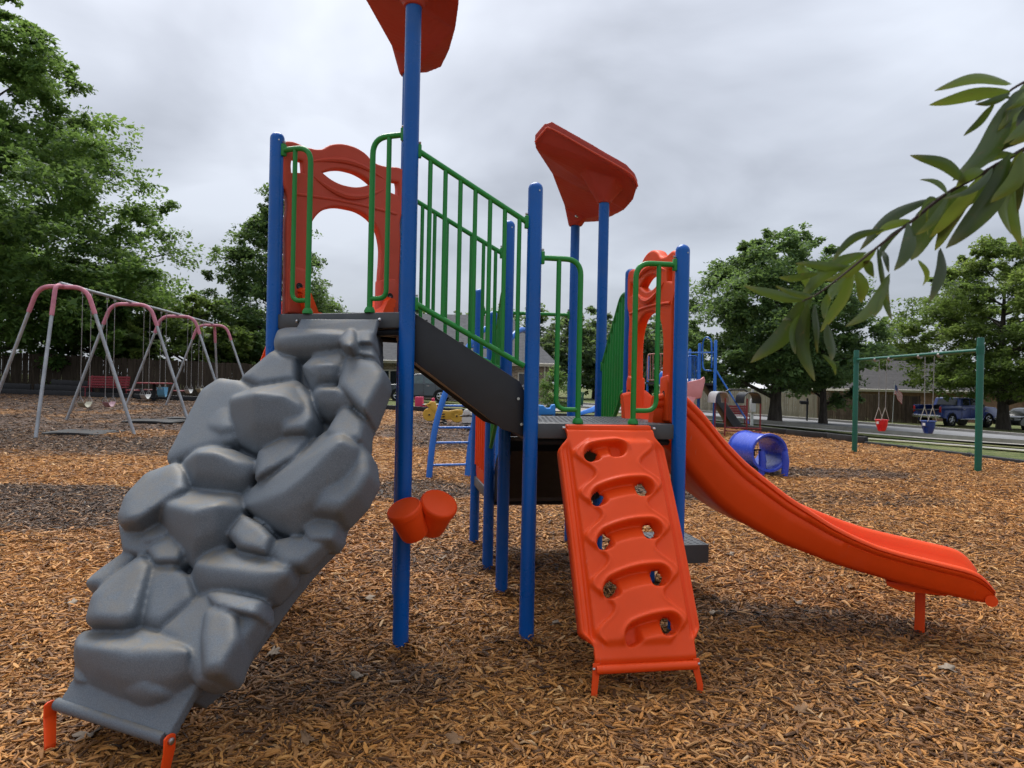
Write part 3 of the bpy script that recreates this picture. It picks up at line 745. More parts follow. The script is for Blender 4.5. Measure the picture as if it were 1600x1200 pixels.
    def pod(pts):
        """one boulder: hull of its points, rounded off on its own before it is merged"""
        b_ = bmesh.new(); hull_into(b_, pts); me = bpy.data.meshes.new('pod'); b_.to_mesh(me); b_.free(); o_ = bpy.data.objects.new('pod', me); COL.objects.link(o_)
        r_ = o_.modifiers.new('r', 'REMESH'); r_.mode = 'VOXEL'; r_.voxel_size = .011; s_ = o_.modifiers.new('s', 'SMOOTH'); s_.iterations = 16; s_.factor = .5
        m2 = bpy.data.meshes.new_from_object(o_.evaluated_get(bpy.context.evaluated_depsgraph_get())); bm.from_mesh(m2); bpy.data.objects.remove(o_); bpy.data.meshes.remove(m2); bpy.data.meshes.remove(me)
    def base_y(poly, x):
        """lowest point of the outline below pixel column x"""
        best = None; n_ = len(poly)
        for i in range(n_):
            (x0, y0), (x1, y1) = poly[i], poly[(i + 1) % n_]
            if (x0 - x) * (x1 - x) <= 0 and abs(x1 - x0) > 1e-6:
                y_ = y0 + (y1 - y0) * (x - x0) / (x1 - x0); best = y_ if best is None else max(best, y_)
        return best
    for h, poly, rise in BL:
        cx = sum(p[0] for p in poly) / len(poly); cy = sum(p[1] for p in poly) / len(poly); poly = [(cx + (x - cx) * 1.02, cy + (y - cy) * 1.02) for x, y in poly]
        if h is None:
            x0, x1 = min(p[0] for p in poly), max(p[0] for p in poly); pts = []
            for x, y in poly: pm = pr(x, y, .01); pts += [pm, pm - nrm * .10]
            for x, y in rise:
                yb = base_y(poly, min(max(x, x0 + 2), x1 - 2)); db = pr(x, yb, .01).y
                yb2 = y + (yb - y) * .5
                pts += [at(x, y, db - .035), at(x, yb2, db - .045)]
            pod(pts); continue
        base = [pr(x, y, h * .5) for x, y in poly]
        c0 = sum(base, Vector()) / len(base)
        q = [(p - c0).dot(ax) for p in base]; lo, hi = min(q), max(q)
        pts = []
        for (x, y), qq in zip(poly, q):
            k = (qq - lo) / max(1e-6, hi - lo)                 # 0 at the uphill end, 1 at the downhill end
            hm_ = h * (rise * .45 + (1 - rise * .45) * k) * .55; ht = h * (rise * .85 + (1 - rise * .85) * k)
            pm = pr(x, y, hm_); pt = pr(cx + (x - cx) * .70, cy + (y - cy) * .70, ht); p5 = pr(cx + (x - cx) * .90, cy + (y - cy) * .90, ht * .84)
            pts += [pm, pt, p5, pm - nrm * (hm_ + .06)]
        pod(pts)
    # head plate and foot plate
    hp = [pr(470, 498, .03), pr(590, 498, .03), pr(582, 532, .05), pr(463, 512, .05)]
    hull_into(bm, hp + [p - nrm * .03 for p in hp])
    fp_ = [pr(112, 1062, .02), pr(312, 1062, .02), pr(262, 1150, .02), pr(92, 1096, .02)]
    hull_into(bm, fp_ + [p - nrm * .045 for p in fp_])
    o = remesh('rock_climber', bm, ROCK, play, .0078, 3); o['label'] = 'grey moulded boulder climbing wall rising to the upper deck'
    lip = [pr(90, 1100, .005), pr(258, 1154, .005)]
    MB().tube(lip, .024, 14).build('bottom_edge', ROCK, o)
    # hollow back: dark liner
    for (x, y, xb, yb) in ((84, 1108, 78, 1176), (258, 1158, 258, 1216)):
        a = pr(x, y, 0.0); b = ground(xb, yb); sg = -1 if x < 200 else 1
        a = a + e_ * (.02 * sg)
        p4 = Vector((b.x, b.y, -.1)); p3 = Vector((b.x, b.y, .03))
        MB().add(*strap([a + Z * .028, a + Z * .02, a - Z * .03, p3, p4], e_, .008, [.02, .05, .052, .045, .045], (n_out * 1.0))).build('climber_foot', ORANGE, o, bevel=.003)
        MB().lathe([(.013, 0), (.013, .008), (.008, .011)], 10, Matrix.Translation(a + e_ * (.004 * sg) + Z * .005) @ (e_ * sg).to_track_quat('Z', 'Y').to_matrix().to_4x4()).build('bolt', STEEL, o)
    for p, sg in ((pr(592, 500, .0), 1), (pr(466, 502, 0), -1)):
        MB().lathe([(.011, 0), (.011, .01), (.006, .014)], 8, Matrix.Translation(p) @ (e_ * sg).to_track_quat('Z', 'Y').to_matrix().to_4x4()).build('bolt', STEEL, o)
rock_climber()
settle(play, (0.0, 4.6, 0.0))

# ------------------------------------------------------------------ ground, mulch, road
rng = np.random.default_rng(7)
def vnoise(x, y, seed=0):
    """smooth value noise in numpy"""
    r = np.random.default_rng(seed); tab = r.random((64, 64))
    xi = np.floor(x).astype(int); yi = np.floor(y).astype(int); fx = x - xi; fy = y - yi
    fx = fx * fx * (3 - 2 * fx); fy = fy * fy * (3 - 2 * fy)
    a = tab[xi % 64, yi % 64]; b = tab[(xi + 1) % 64, yi % 64]; c = tab[xi % 64, (yi + 1) % 64]; d = tab[(xi + 1) % 64, (yi + 1) % 64]
    return (a * (1 - fx) + b * fx) * (1 - fy) + (c * (1 - fx) + d * fx) * fy
def fbm(x, y, seed=0, o=4):
    v = 0; a = .5
    for k in range(o): v = v + a * vnoise(x * 2 ** k + 17 * k, y * 2 ** k, seed + k); a *= .5
    return v / (1 - .5 ** o)
def disc(x, y, cx, cy, rx, ry, wob=.35, seed=3):
    q = np.sqrt(((x - cx) / rx) ** 2 + ((y - cy) / ry) ** 2) + wob * (fbm(x * 1.1, y * 1.1, seed) - .5) * 2
    return sstep(1.15, .8, q)
def tone(x, y):
    """which mulch lies where: 0 = old, dark and damp, 1 = fresh orange chips; shade under the structure is toned in too"""
    x = np.asarray(x, float); y = np.asarray(y, float)
    t = .86 + .34 * (fbm(x * .55, y * .55, 11) - .5) * 2
    t = t - .10 * sstep(5.2, 3.0, y)                                        # trampled foreground
    old = sstep(11.5, 13.5, y + 1.2 * (fbm(x * .5, y * .5, 5) - .5)) * sstep(-2.6, -4.2, x + .12 * (y - 12))
    t = t * (1 - old) + old * (.10 + .5 * sstep(.60, .72, fbm(x * .35, y * .6, 21)))
    mid = sstep(13.5, 16, y) * sstep(-4.5, -3, x) * sstep(4.5, 3, x)
    t = t * (1 - mid) + mid * (.14 + .75 * sstep(.52, .60, fbm(x * .22, y * .30, 31)))
    for cx, cy, rx, ry, v in ((-6.6, 11.0, 3.6, 1.25, .95), (-2.3, 9.6, 1.5, 1.0, .8), (-4.6, 7.6, 2.0, 1.4, .06), (-5.7, 8.3, 1.0, .7, .05), (-2.9, 6.0, 1.2, .5, .72), (5.2, 12.1, 1.7, .75, .18), (2.6, 9.6, .9, .8, .02),
                              (4.2, 9.2, 1.8, .55, .55), (-.1, 5.6, .9, .45, .45), (-.95, 3.3, .7, .35, .35), (1.35, 4.4, .4, .3, .4), (-1.2, 9.2, .8, 1.0, .15), (2.0, 4.35, .6, .22, .3)):  # near discs under the structure: damp chips with its shade toned in
        m_ = disc(x, y, cx, cy, rx, ry, seed=int(abs(cx * 10)) + 3); t = t * (1 - m_) + v * m_
    return np.clip(t, 0, 1)
def grid(name, xs, ys, zfun, mat, parent=None, attr=None):
    X, Y = np.meshgrid(xs, ys); Zz = zfun(X, Y); nx, ny = len(xs), len(ys)
    v = np.stack([X, Y, Zz], -1).reshape(-1, 3)
    i = np.arange(ny - 1)[:, None] * nx + np.arange(nx - 1)[None, :]
    f = np.stack([i, i + 1, i + nx + 1, i + nx], -1).reshape(-1, 4)
    return bulk(name, v, f, mat, parent, {attr[0]: attr[1](X, Y).reshape(-1)} if attr else None)
def bulk(name, v, f, mat, parent=None, attrs=None, smooth=True):
    me = bpy.data.meshes.new(name); v = np.asarray(v, np.float32); f = np.asarray(f, np.int32)
    me.vertices.add(len(v)); me.vertices.foreach_set('co', v.reshape(-1))
    k = f.shape[1]; me.loops.add(f.size); me.loops.foreach_set('vertex_index', f.reshape(-1))
    me.polygons.add(len(f)); me.polygons.foreach_set('loop_start', np.arange(len(f), dtype=np.int32) * k)
    try: me.polygons.foreach_set('loop_total', np.full(len(f), k, np.int32))
    except Exception: pass
    me.update(calc_edges=True)
    for a, val in (attrs or {}).items():
        at_ = me.attributes.new(a, 'FLOAT', 'POINT'); at_.data.foreach_set('value', np.asarray(val, np.float32).reshape(-1))
    if mat is not None: me.materials.append(mat)
    if smooth: me.polygons.foreach_set('use_smooth', np.ones(len(f), bool))
    o = bpy.data.objects.new(name, me); link(o, parent); return o

def grass_mat():
    t = NT('lawn'); p = t.N('ShaderNodeNewGeometry').outputs['Position']
    a = t.noise(.35, 5, .6, vec=p); b = t.noise(9, 5, .7, vec=p); c = t.noise(60, 3, .7, vec=p)
    k = t.mix(.45, t.mix(.5, a, t.noise(1.4, 4, .7, vec=p)), b); k = t.ramp(k, [(.30, (.1,) * 3), (.70, (.9,) * 3)])
    g = t.ramp(k, [(.34, (.06, .085, .022)), (.46, (.12, .15, .045)), (.54, (.20, .20, .075)), (.66, (.30, .25, .13))])
    t.col(t.mix(t.math('MULTIPLY', c, .6), g, (.03, .05, .012))); t.set(.9, .2); t.bump(c, .8, .03); return t.m
def mulch_mat():
    t = NT('wood_chip_bed'); p = t.N('ShaderNodeNewGeometry').outputs['Position']
    warp = t.N('ShaderNodeTexNoise', {'Scale': 9.0, 'Detail': 2.0}); t.l.new(p, warp.inputs['Vector'])
    wv = t.N('ShaderNodeVectorMath', operation='MULTIPLY_ADD'); t.l.new(warp.outputs['Color'], wv.inputs[0]); wv.inputs[1].default_value = (.25, .25, 0); t.l.new(p, wv.inputs[2])
    cols = []; hs = []
    for rot, sc in ((.4, (15, 52, 1)), (1.7, (17, 60, 1))):
        v = t.N('ShaderNodeTexVoronoi', {'Scale': 1.0, 'Randomness': 1.0}, voronoi_dimensions='2D'); t.l.new(t.mapping(wv.outputs[0], sc, (0, 0, rot)), v.inputs['Vector'])
        s = t.N('ShaderNodeSeparateColor'); t.l.new(v.outputs['Color'], s.inputs[0]); cols.append(s.outputs[0]); hs.append(v.outputs['Distance'])
    sel = t.ramp(t.noise(23, 2, .5, vec=p), [(.47, (0, 0, 0)), (.53, (1, 1, 1))])
    r = t.mix(sel, cols[0], cols[1]); h = t.mix(sel, hs[0], hs[1])
    at_ = t.N('ShaderNodeAttribute', attribute_name='tone')
    old = t.ramp(r, [(0, (.016, .012, .012)), (.45, (.055, .038, .035)), (.8, (.11, .076, .066)), (1, (.20, .13, .10))])
    new = t.ramp(r, [(0, (.12, .052, .015)), (.35, (.29, .128, .033)), (.7, (.49, .235, .066)), (1, (.64, .37, .14))])
    t.col(t.mix(at_.outputs['Fac'], old, new)); t.set(.75, .25)
    hh = t.math('SUBTRACT', r, t.math('MULTIPLY', h, .8)); t.bump(hh, .9, .02); return t.m
GRASS, MULCH = grass_mat(), mulch_mat()
def dist_axis(lo, hi, fine):
    return np.array(sorted(set(np.round(np.concatenate([np.arange(lo, hi, fine)]), 4))))
far = np.concatenate([-np.geomspace(1500, 62, 12), np.arange(-60, 61, 2.0), np.geomspace(62, 1500, 12)])
fary = np.concatenate([[-60, -20], np.arange(-6, 90, 2.0), np.geomspace(92, 1500, 12)])
tag(grid('ground', far, fary, lambda x, y: zf(x, y) - .07 + .10 * sstep(31.0, 33.0, y) * 1.0, GRASS), kind='structure')
# mulch bed: an outline fanned into a fine sheet
def bed_right(y): return np.interp(y, [-6, 14, 24, 28, 31], [10.9, 10.8, 10.7, 9.9, 8.0])
POSTXY = [(p.x, p.y) for p in (Ap, Bp, B2, Cp, P3, Dp, Ep, P2, P1, Fp, Gp)]
def bed_z(x, y):
    z = zf(x, y) + .030 * (fbm(x * .9, y * .9, 41) - .5) * 2 + .012
    for a, b in POSTXY:
        r2 = (x - a) ** 2 + (y - b) ** 2; z = z + .022 * np.exp(-r2 / .012) - .018 * np.exp(-(np.sqrt(r2) - .22) ** 2 / .01)
    return z
def mulch_sheet():
    ys = np.concatenate([np.arange(-4, 1.5, .5), np.arange(1.5, 12, .12), np.arange(12, 31.6, .3)])
    us = np.linspace(0, 1, 230); Y, Uu = np.meshgrid(ys, us, indexing='ij'); X = -24 + (bed_right(Y) + 24) * Uu
    v = np.stack([X, Y, bed_z(X, Y)], -1).reshape(-1, 3); nx = len(us); ny = len(ys)
    i = np.arange(ny - 1)[:, None] * nx + np.arange(nx - 1)[None, :]
    f = np.stack([i, i + 1, i + nx + 1, i + nx], -1).reshape(-1, 4)
    return bulk('mulch_bed', v, f, MULCH, None, {'tone': tone(X, Y).reshape(-1)})
tag(mulch_sheet(), kind='structure')
def chip_mat():
    t = NT('wood_chip'); at_ = t.N('ShaderNodeAttribute', attribute_name='ctone', attribute_type='INSTANCER'); rn = t.N('ShaderNodeAttribute', attribute_name='crand', attribute_type='INSTANCER').outputs['Fac']
    old = t.ramp(rn, [(0, (.014, .011, .010)), (.4, (.055, .035, .025)), (.75, (.12, .075, .048)), (.95, (.21, .125, .07)), (1, (.34, .24, .16))])
    new = t.ramp(rn, [(0, (.085, .036, .012)), (.16, (.20, .085, .022)), (.42, (.43, .182, .040)), (.8, (.60, .270, .064)), (.97, (.66, .35, .11)), (1, (.69, .44, .20))])
    c = t.mix(at_.outputs['Fac'], old, new)
    g = t.noise(1.0, 4, .6, vec=t.mapping(t.obj(), (14, 160, 160)))
    t.col(t.mix(.5, c, t.mix(g, (.35, .35, .35), (1.25, 1.2, 1.15)), 'MULTIPLY')); t.set(.62, .3); return t.m
CHIP = chip_mat()
def chip_mesh(seed):
    r = np.random.default_rng(seed); n = 4; v = []; L = .5; w = .055 + .05 * r.random(); th = .025 + .022 * r.random()
    bend = r.normal(0, .06); tw = r.normal(0, .5)
    for k in range(n):
        x = -L + 2 * L * k / (n - 1); tp = (1.0 if 0 < k < n - 1 else .35 + .5 * r.random()); zc = bend * (1 - (x / L) ** 2) * 1.5; a = tw * x
        for yy, z_ in ((-w * tp, -th), (w * tp, -th), (w * tp * .8, th), (-w * tp * .8, th)):
            yy += r.normal(0, .012); v.append((x + r.normal(0, .02), yy * math.cos(a) - z_ * math.sin(a), zc + yy * math.sin(a) + z_ * math.cos(a)))
    f = []
    for k in range(n - 1):
        for j in range(4): f.append((k*4+j, k*4+(j+1) % 4, (k+1)*4+(j+1) % 4, (k+1)*4+j))
    f += [(3, 2, 1, 0), tuple((n-1)*4 + j for j in range(4))]
    me = bpy.data.meshes.new('chip'); me.from_pydata(v, [], f); me.update(); me.materials.append(CHIP); return me
def scatter_chips():
    bands = [(1.6, 3.2, 9500, .034), (3.2, 5.0, 6600, .037), (5.0, 7.5, 3300, .043), (7.5, 11, 1300, .052), (11, 17, 420, .070), (17, 31, 75, .12)]
    P, Sx = [], []
    for y0, y1, dens, ln in bands:
        w = .86 * y1 + 1.3; n = int(dens * 2 * w * (y1 - y0)); x = rng.uniform(-w, w, n); y = rng.uniform(y0, y1, n)
        k = (np.abs(x) < .86 * y + 1.2) & (x < bed_right(y) - .1) & (x > -23.5); x, y = x[k], y[k]
        P.append(np.stack([x, y], 1)); Sx.append(ln * np.exp(rng.normal(-.05, .58, len(x))))
    Sx = np.clip(np.concatenate(Sx), .010, np.interp(np.concatenate(P)[:, 1] if isinstance(P, list) else P[:, 1], [3, 8, 20], [.075, .11, .16])); P = np.concatenate(P); n = len(P)
    tn = np.clip(tone(P[:, 0], P[:, 1]) + rng.normal(0, .20, n), 0, 1)
    rot = np.stack([rng.normal(0, .20, n), rng.normal(0, .18, n), rng.uniform(0, 6.283, n)], 1)
    z = bed_z(P[:, 0], P[:, 1]) + np.abs(rng.normal(0, .010, n)) + .002
    me = bpy.data.meshes.new('wood_chips'); me.vertices.add(n); me.vertices.foreach_set('co', np.column_stack([P, z]).astype(np.float32).reshape(-1))
    def fa(nm, ty, val, key):
        a = me.attributes.new(nm, ty, 'POINT'); a.data.foreach_set(key, np.asarray(val, np.float32).reshape(-1))
    sc = np.stack([Sx, Sx * rng.uniform(.6, 1.35, n), Sx * rng.uniform(.6, 1.2, n)], 1)
    fa('rot', 'FLOAT_VECTOR', rot, 'vector'); fa('scl', 'FLOAT_VECTOR', sc, 'vector'); fa('ctone', 'FLOAT', tn, 'value'); fa('crand', 'FLOAT', rng.random(n), 'value')
    a = me.attributes.new('pick', 'INT', 'POINT'); a.data.foreach_set('value', rng.integers(0, 6, n).astype(np.int32))
    o = bpy.data.objects.new('wood_chips', me); link(o); tag(o, 'loose brown and orange wood chips covering the playground', 'wood chips', kind='stuff')
    src = bpy.data.collections.new('chip_shapes')
    for k in range(6):
        q = bpy.data.objects.new('chip_shape', chip_mesh(k)); src.objects.link(q)
    ng = bpy.data.node_groups.new('scatter', 'GeometryNodeTree')
    ng.interface.new_socket('Geometry', in_out='INPUT', socket_type='NodeSocketGeometry'); ng.interface.new_socket('Geometry', in_out='OUTPUT', socket_type='NodeSocketGeometry')
    N = ng.nodes.new; gi, go = N('NodeGroupInput'), N('NodeGroupOutput'); m2p = N('GeometryNodeMeshToPoints'); iop = N('GeometryNodeInstanceOnPoints'); ci = N('GeometryNodeCollectionInfo')
    ci.inputs['Collection'].default_value = src; ci.inputs['Separate Children'].default_value = True; ci.inputs['Reset Children'].default_value = True
    def na(nm, ty):
        q = N('GeometryNodeInputNamedAttribute'); q.data_type = ty; q.inputs['Name'].default_value = nm; return [s_ for s_ in q.outputs if s_.enabled and s_.name == 'Attribute'][0]
    L_ = ng.links.new
    e2r = N('FunctionNodeEulerToRotation'); L_(na('rot', 'FLOAT_VECTOR'), e2r.inputs[0])
    L_(gi.outputs[0], m2p.inputs['Mesh']); L_(m2p.outputs[0], iop.inputs['Points']); L_(ci.outputs[0], iop.inputs['Instance']); iop.inputs['Pick Instance'].default_value = True
    L_(na('pick', 'INT'), iop.inputs['Instance Index']); L_(e2r.outputs[0], iop.inputs['Rotation']); L_(na('scl', 'FLOAT_VECTOR'), iop.inputs['Scale']); L_(iop.outputs[0], go.inputs[0])
    md = o.modifiers.new('scatter', 'NODES'); md.node_group = ng
    return n
scatter_chips()

CONC = plain('pale_concrete', (.33, .31, .28), .85, .25, var=.2, scale=1.2, bump=.2, bscale=40, dirt=.4, dirtc=(.16, .14, .11))
def road_mat():
    t = NT('worn_asphalt'); p = t.N('ShaderNodeNewGeometry').outputs['Position']
    t.col(t.mix(t.math('MULTIPLY', t.noise(70, 3, .7, vec=p), .5), t.ramp(t.noise(.4, 5, .6, vec=p), [(.3, (.20, .20, .21)), (.7, (.30, .30, .305))]), (.12, .12, .125))); t.set(.85, .3); t.bump(t.noise(120, 2, vec=p), .4, .01); return t.m
ROAD = road_mat()
def ribbon(name, cl, w0, w1, zoff, mat):
    """strip along a centre line, from offset w0 to w1 to its right"""
    pts = fillet([Vector((x, y, 0)) for x, y in cl], 8, 8); dense = []
    for a, b in zip(pts[:-1], pts[1:]):
        m_ = max(1, int((b - a).length / 1.5)); dense += [a.lerp(b, k / m_) for k in range(m_)]
    dense.append(pts[-1]); v = []; f = []
    for i, p in enumerate(dense):
        t_ = (dense[min(i + 1, len(dense) - 1)] - dense[max(i - 1, 0)]).normalized(); r_ = Vector((t_.y, -t_.x, 0))
        ws = np.linspace(w0, w1, 5)
        for w in ws: q = p + r_ * w; v.append((q.x, q.y, gz(q.x, q.y) + .03 + zoff))
    for i in range(len(dense) - 1):
        for k in range(4): f.append((i*5+k, i*5+k+1, (i+1)*5+k+1, (i+1)*5+k))
    return tag(mk(name, v, f, mat, None, True, 0), kind='structure')
CL = [(46, -14), (32, 12), (22.5, 31), (14, 43.5), (4, 53), (-14, 62)]
ribbon('road', CL, -4.6, 4.6, .03, ROAD)
ribbon('sidewalk', CL, -7.4, -6.2, .05, CONC)
def kerb(sg):
    pts = fillet([Vector((x, y, 0)) for x, y in CL], 8, 8); path = []
    for a, b in zip(pts[:-1], pts[1:]):
        m_ = max(1, int((b - a).length / 1.5)); path += [a.lerp(b, k / m_) for k in range(m_)]
    mb = MB(); prev = None; v = []; f = []
    for i, p in enumerate(path):
        t_ = (path[min(i + 1, len(path) - 1)] - path[max(i - 1, 0)]).normalized(); r_ = Vector((t_.y, -t_.x, 0))
        for w, z_ in ((4.6, .0), (4.6, .16), (4.85, .17), (4.85, .0)): q = p + r_ * (w * sg); v.append((q.x, q.y, gz(q.x, q.y) + .03 + z_))
    for i in range(len(path) - 1):
        for k in range(3): f.append((i*4+k, i*4+k+1, (i+1)*4+k+1, (i+1)*4+k))
    tag(mk('kerb', v, f, CONC, None, True, 30), kind='structure')
kerb(1); kerb(-1)
gp = [ground(1345, 684), ground(1420, 689), ground(1500, 695), ground(1600, 703), ground(1760, 716)]
ribbon('path', [(p.x, p.y) for p in gp], -.45, .45, -.035, CONC)
dv = [(-3.5, 49), (2.5, 49), (6.5, 44.5), (8.0, 42.0), (1.5, 37.5), (-2.6, 37.5)]
tag(mk('driveway', [(x, y, gz(x, y) + .085) for x, y in dv], [tuple(range(6))], CONC, None, False), kind='structure')

# black plastic border timbers round the bed
TIMB = plain('black_recycled_timber', (.014, .014, .015), .55, .35, var=.3, scale=4, bump=.3, bscale=60)
def timber(a, b, h, label, w=.13, zadd=0.0):
    a = Vector((a[0], a[1], 0)); b = Vector((b[0], b[1], 0)); d = b - a; dn = d.normalized(); s_ = Vector((-dn.y, dn.x, 0))
    za, zb = gz(a.x, a.y) + zadd, gz(b.x, b.y) + zadd
    root = empty('border_timber', (a.x, a.y, za)); root['label'] = label; root['category'] = 'timber'; root['group'] = 'black border timbers round the wood chips'
    a0 = Vector((0, 0, 0)); b0 = Vector((d.x, d.y, zb - za))
    MB().add([a0 + s_ * w/2 - Z * .1, a0 - s_ * w/2 - Z * .1, a0 - s_ * w/2 + Z * h, a0 + s_ * w/2 + Z * h, b0 + s_ * w/2 - Z * .1, b0 - s_ * w/2 - Z * .1, b0 - s_ * w/2 + Z * h, b0 + s_ * w/2 + Z * h],
             [(0,1,2,3),(7,6,5,4),(0,4,5,1),(1,5,6,2),(2,6,7,3),(3,7,4,0)]).build('timber_body', TIMB, root, bevel=.02)
    MB().lathe([(.05, h - .01), (.05, h + .012), (.02, h + .02)], 10, Matrix.Translation(a0 + dn * .1)).build('stake_cap', TIMB, root)
br = [(10.85, 11.5), (10.8, 14), (10.75, 16.4), (10.75, 18.8), (10.7, 21.2), (10.65, 23.6), (10.2, 26), (9.6, 28.4), (8.0, 30.6), (5.6, 31.4), (3.2, 31.6), (.8, 31.6), (-1.6, 31.6), (-4, 31.6), (-6.4, 31.6), (-8.8, 31.5), (-11.2, 31.3), (-13.6, 31.0), (-16, 30.6), (-18.4, 30.2), (-20.8, 29.6), (-23.2, 28.6)]
TLAB = ['black border timber at the right edge nearest the right green post', 'low black border timber just behind the right green post', 'low black border timber behind the blue bucket swing', 'low black border timber behind the red bucket swing',
        'black border timber left of the left green post', 'black border timber second left of the left green post', 'black border timber between blue tunnel and left green post', 'black border timber right of the red-legged canopy', 'black border timber at the back right corner under the oak',
        'black border timber behind the black canopy', 'black border timber behind the far pink slide', 'black border timber behind the orange hood', 'black border timber behind the middle posts', 'black border timber behind the white spring rider', 'black border timber behind the pink toy train', 'black border timber beside the small red lawn sign',
        'black border timber hidden behind the rock climber top', 'black border timber right of the red picnic table', 'black border timber below the red picnic table', 'black border timber below the red slatted bench', 'black border timber at the foot of the stepped pile', 'leftmost black border timber at the picture edge']
for i in range(len(br) - 1):
    h = .09 if 1 <= i <= 3 else .22
    timber(br[i], br[i + 1], h, TLAB[i])
for k, (x0, y0, x1, y1, zz_) in enumerate(((-20.6, 30.4, -18.2, 30.7, .24), (-18.0, 30.8, -15.7, 31.0, .24), (-20.2, 30.9, -17.9, 31.2, .46), (-22.8, 29.9, -20.7, 30.3, .24))):
    timber((x0, y0), (x1, y1), .2, ['black timber in the stepped pile, lower left course', 'black timber in the stepped pile, lower right course', 'topmost black timber of the stepped pile by the fence', 'black timber left of the stepped pile'][k], zadd=zz_)

# ------------------------------------------------------------------ trees
def leaf_mat(name, dark, mid, light):
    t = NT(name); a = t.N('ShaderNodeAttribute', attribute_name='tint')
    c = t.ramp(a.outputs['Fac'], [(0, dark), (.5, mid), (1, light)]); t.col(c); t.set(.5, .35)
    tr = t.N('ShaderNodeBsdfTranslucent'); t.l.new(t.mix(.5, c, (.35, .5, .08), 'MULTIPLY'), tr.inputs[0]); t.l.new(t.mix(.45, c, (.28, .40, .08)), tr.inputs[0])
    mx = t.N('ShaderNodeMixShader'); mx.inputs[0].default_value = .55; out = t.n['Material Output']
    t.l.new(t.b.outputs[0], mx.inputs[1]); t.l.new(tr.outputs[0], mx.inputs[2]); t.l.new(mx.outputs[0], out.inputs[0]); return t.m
LEAF1 = leaf_mat('broad_leaf_green', (0.0431, 0.0935, 0.0287), (0.1006, 0.1941, 0.0489), (0.2156, 0.3450, 0.0791))
LEAF2 = leaf_mat('oak_leaf_green', (0.0435, 0.0854, 0.0404), (0.0854, 0.1552, 0.0621), (0.1631, 0.2639, 0.0931))
LEAF3 = leaf_mat('yellowing_leaf_green', (0.0437, 0.0759, 0.0207), (0.1092, 0.1667, 0.0391), (0.2300, 0.2875, 0.0633))
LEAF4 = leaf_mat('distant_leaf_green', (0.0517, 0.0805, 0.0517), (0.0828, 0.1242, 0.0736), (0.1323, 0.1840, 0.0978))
def bark_mat():
    t = NT('bark'); n_ = t.noise(1.0, 5, .7, vec=t.mapping(t.obj(), (9, 9, 1.6)))
    t.col(t.ramp(n_, [(.3, (.025, .02, .017)), (.7, (.10, .085, .07))])); t.set(.9, .2); t.bump(n_, .8, .05); return t.m
BARK = bark_mat()
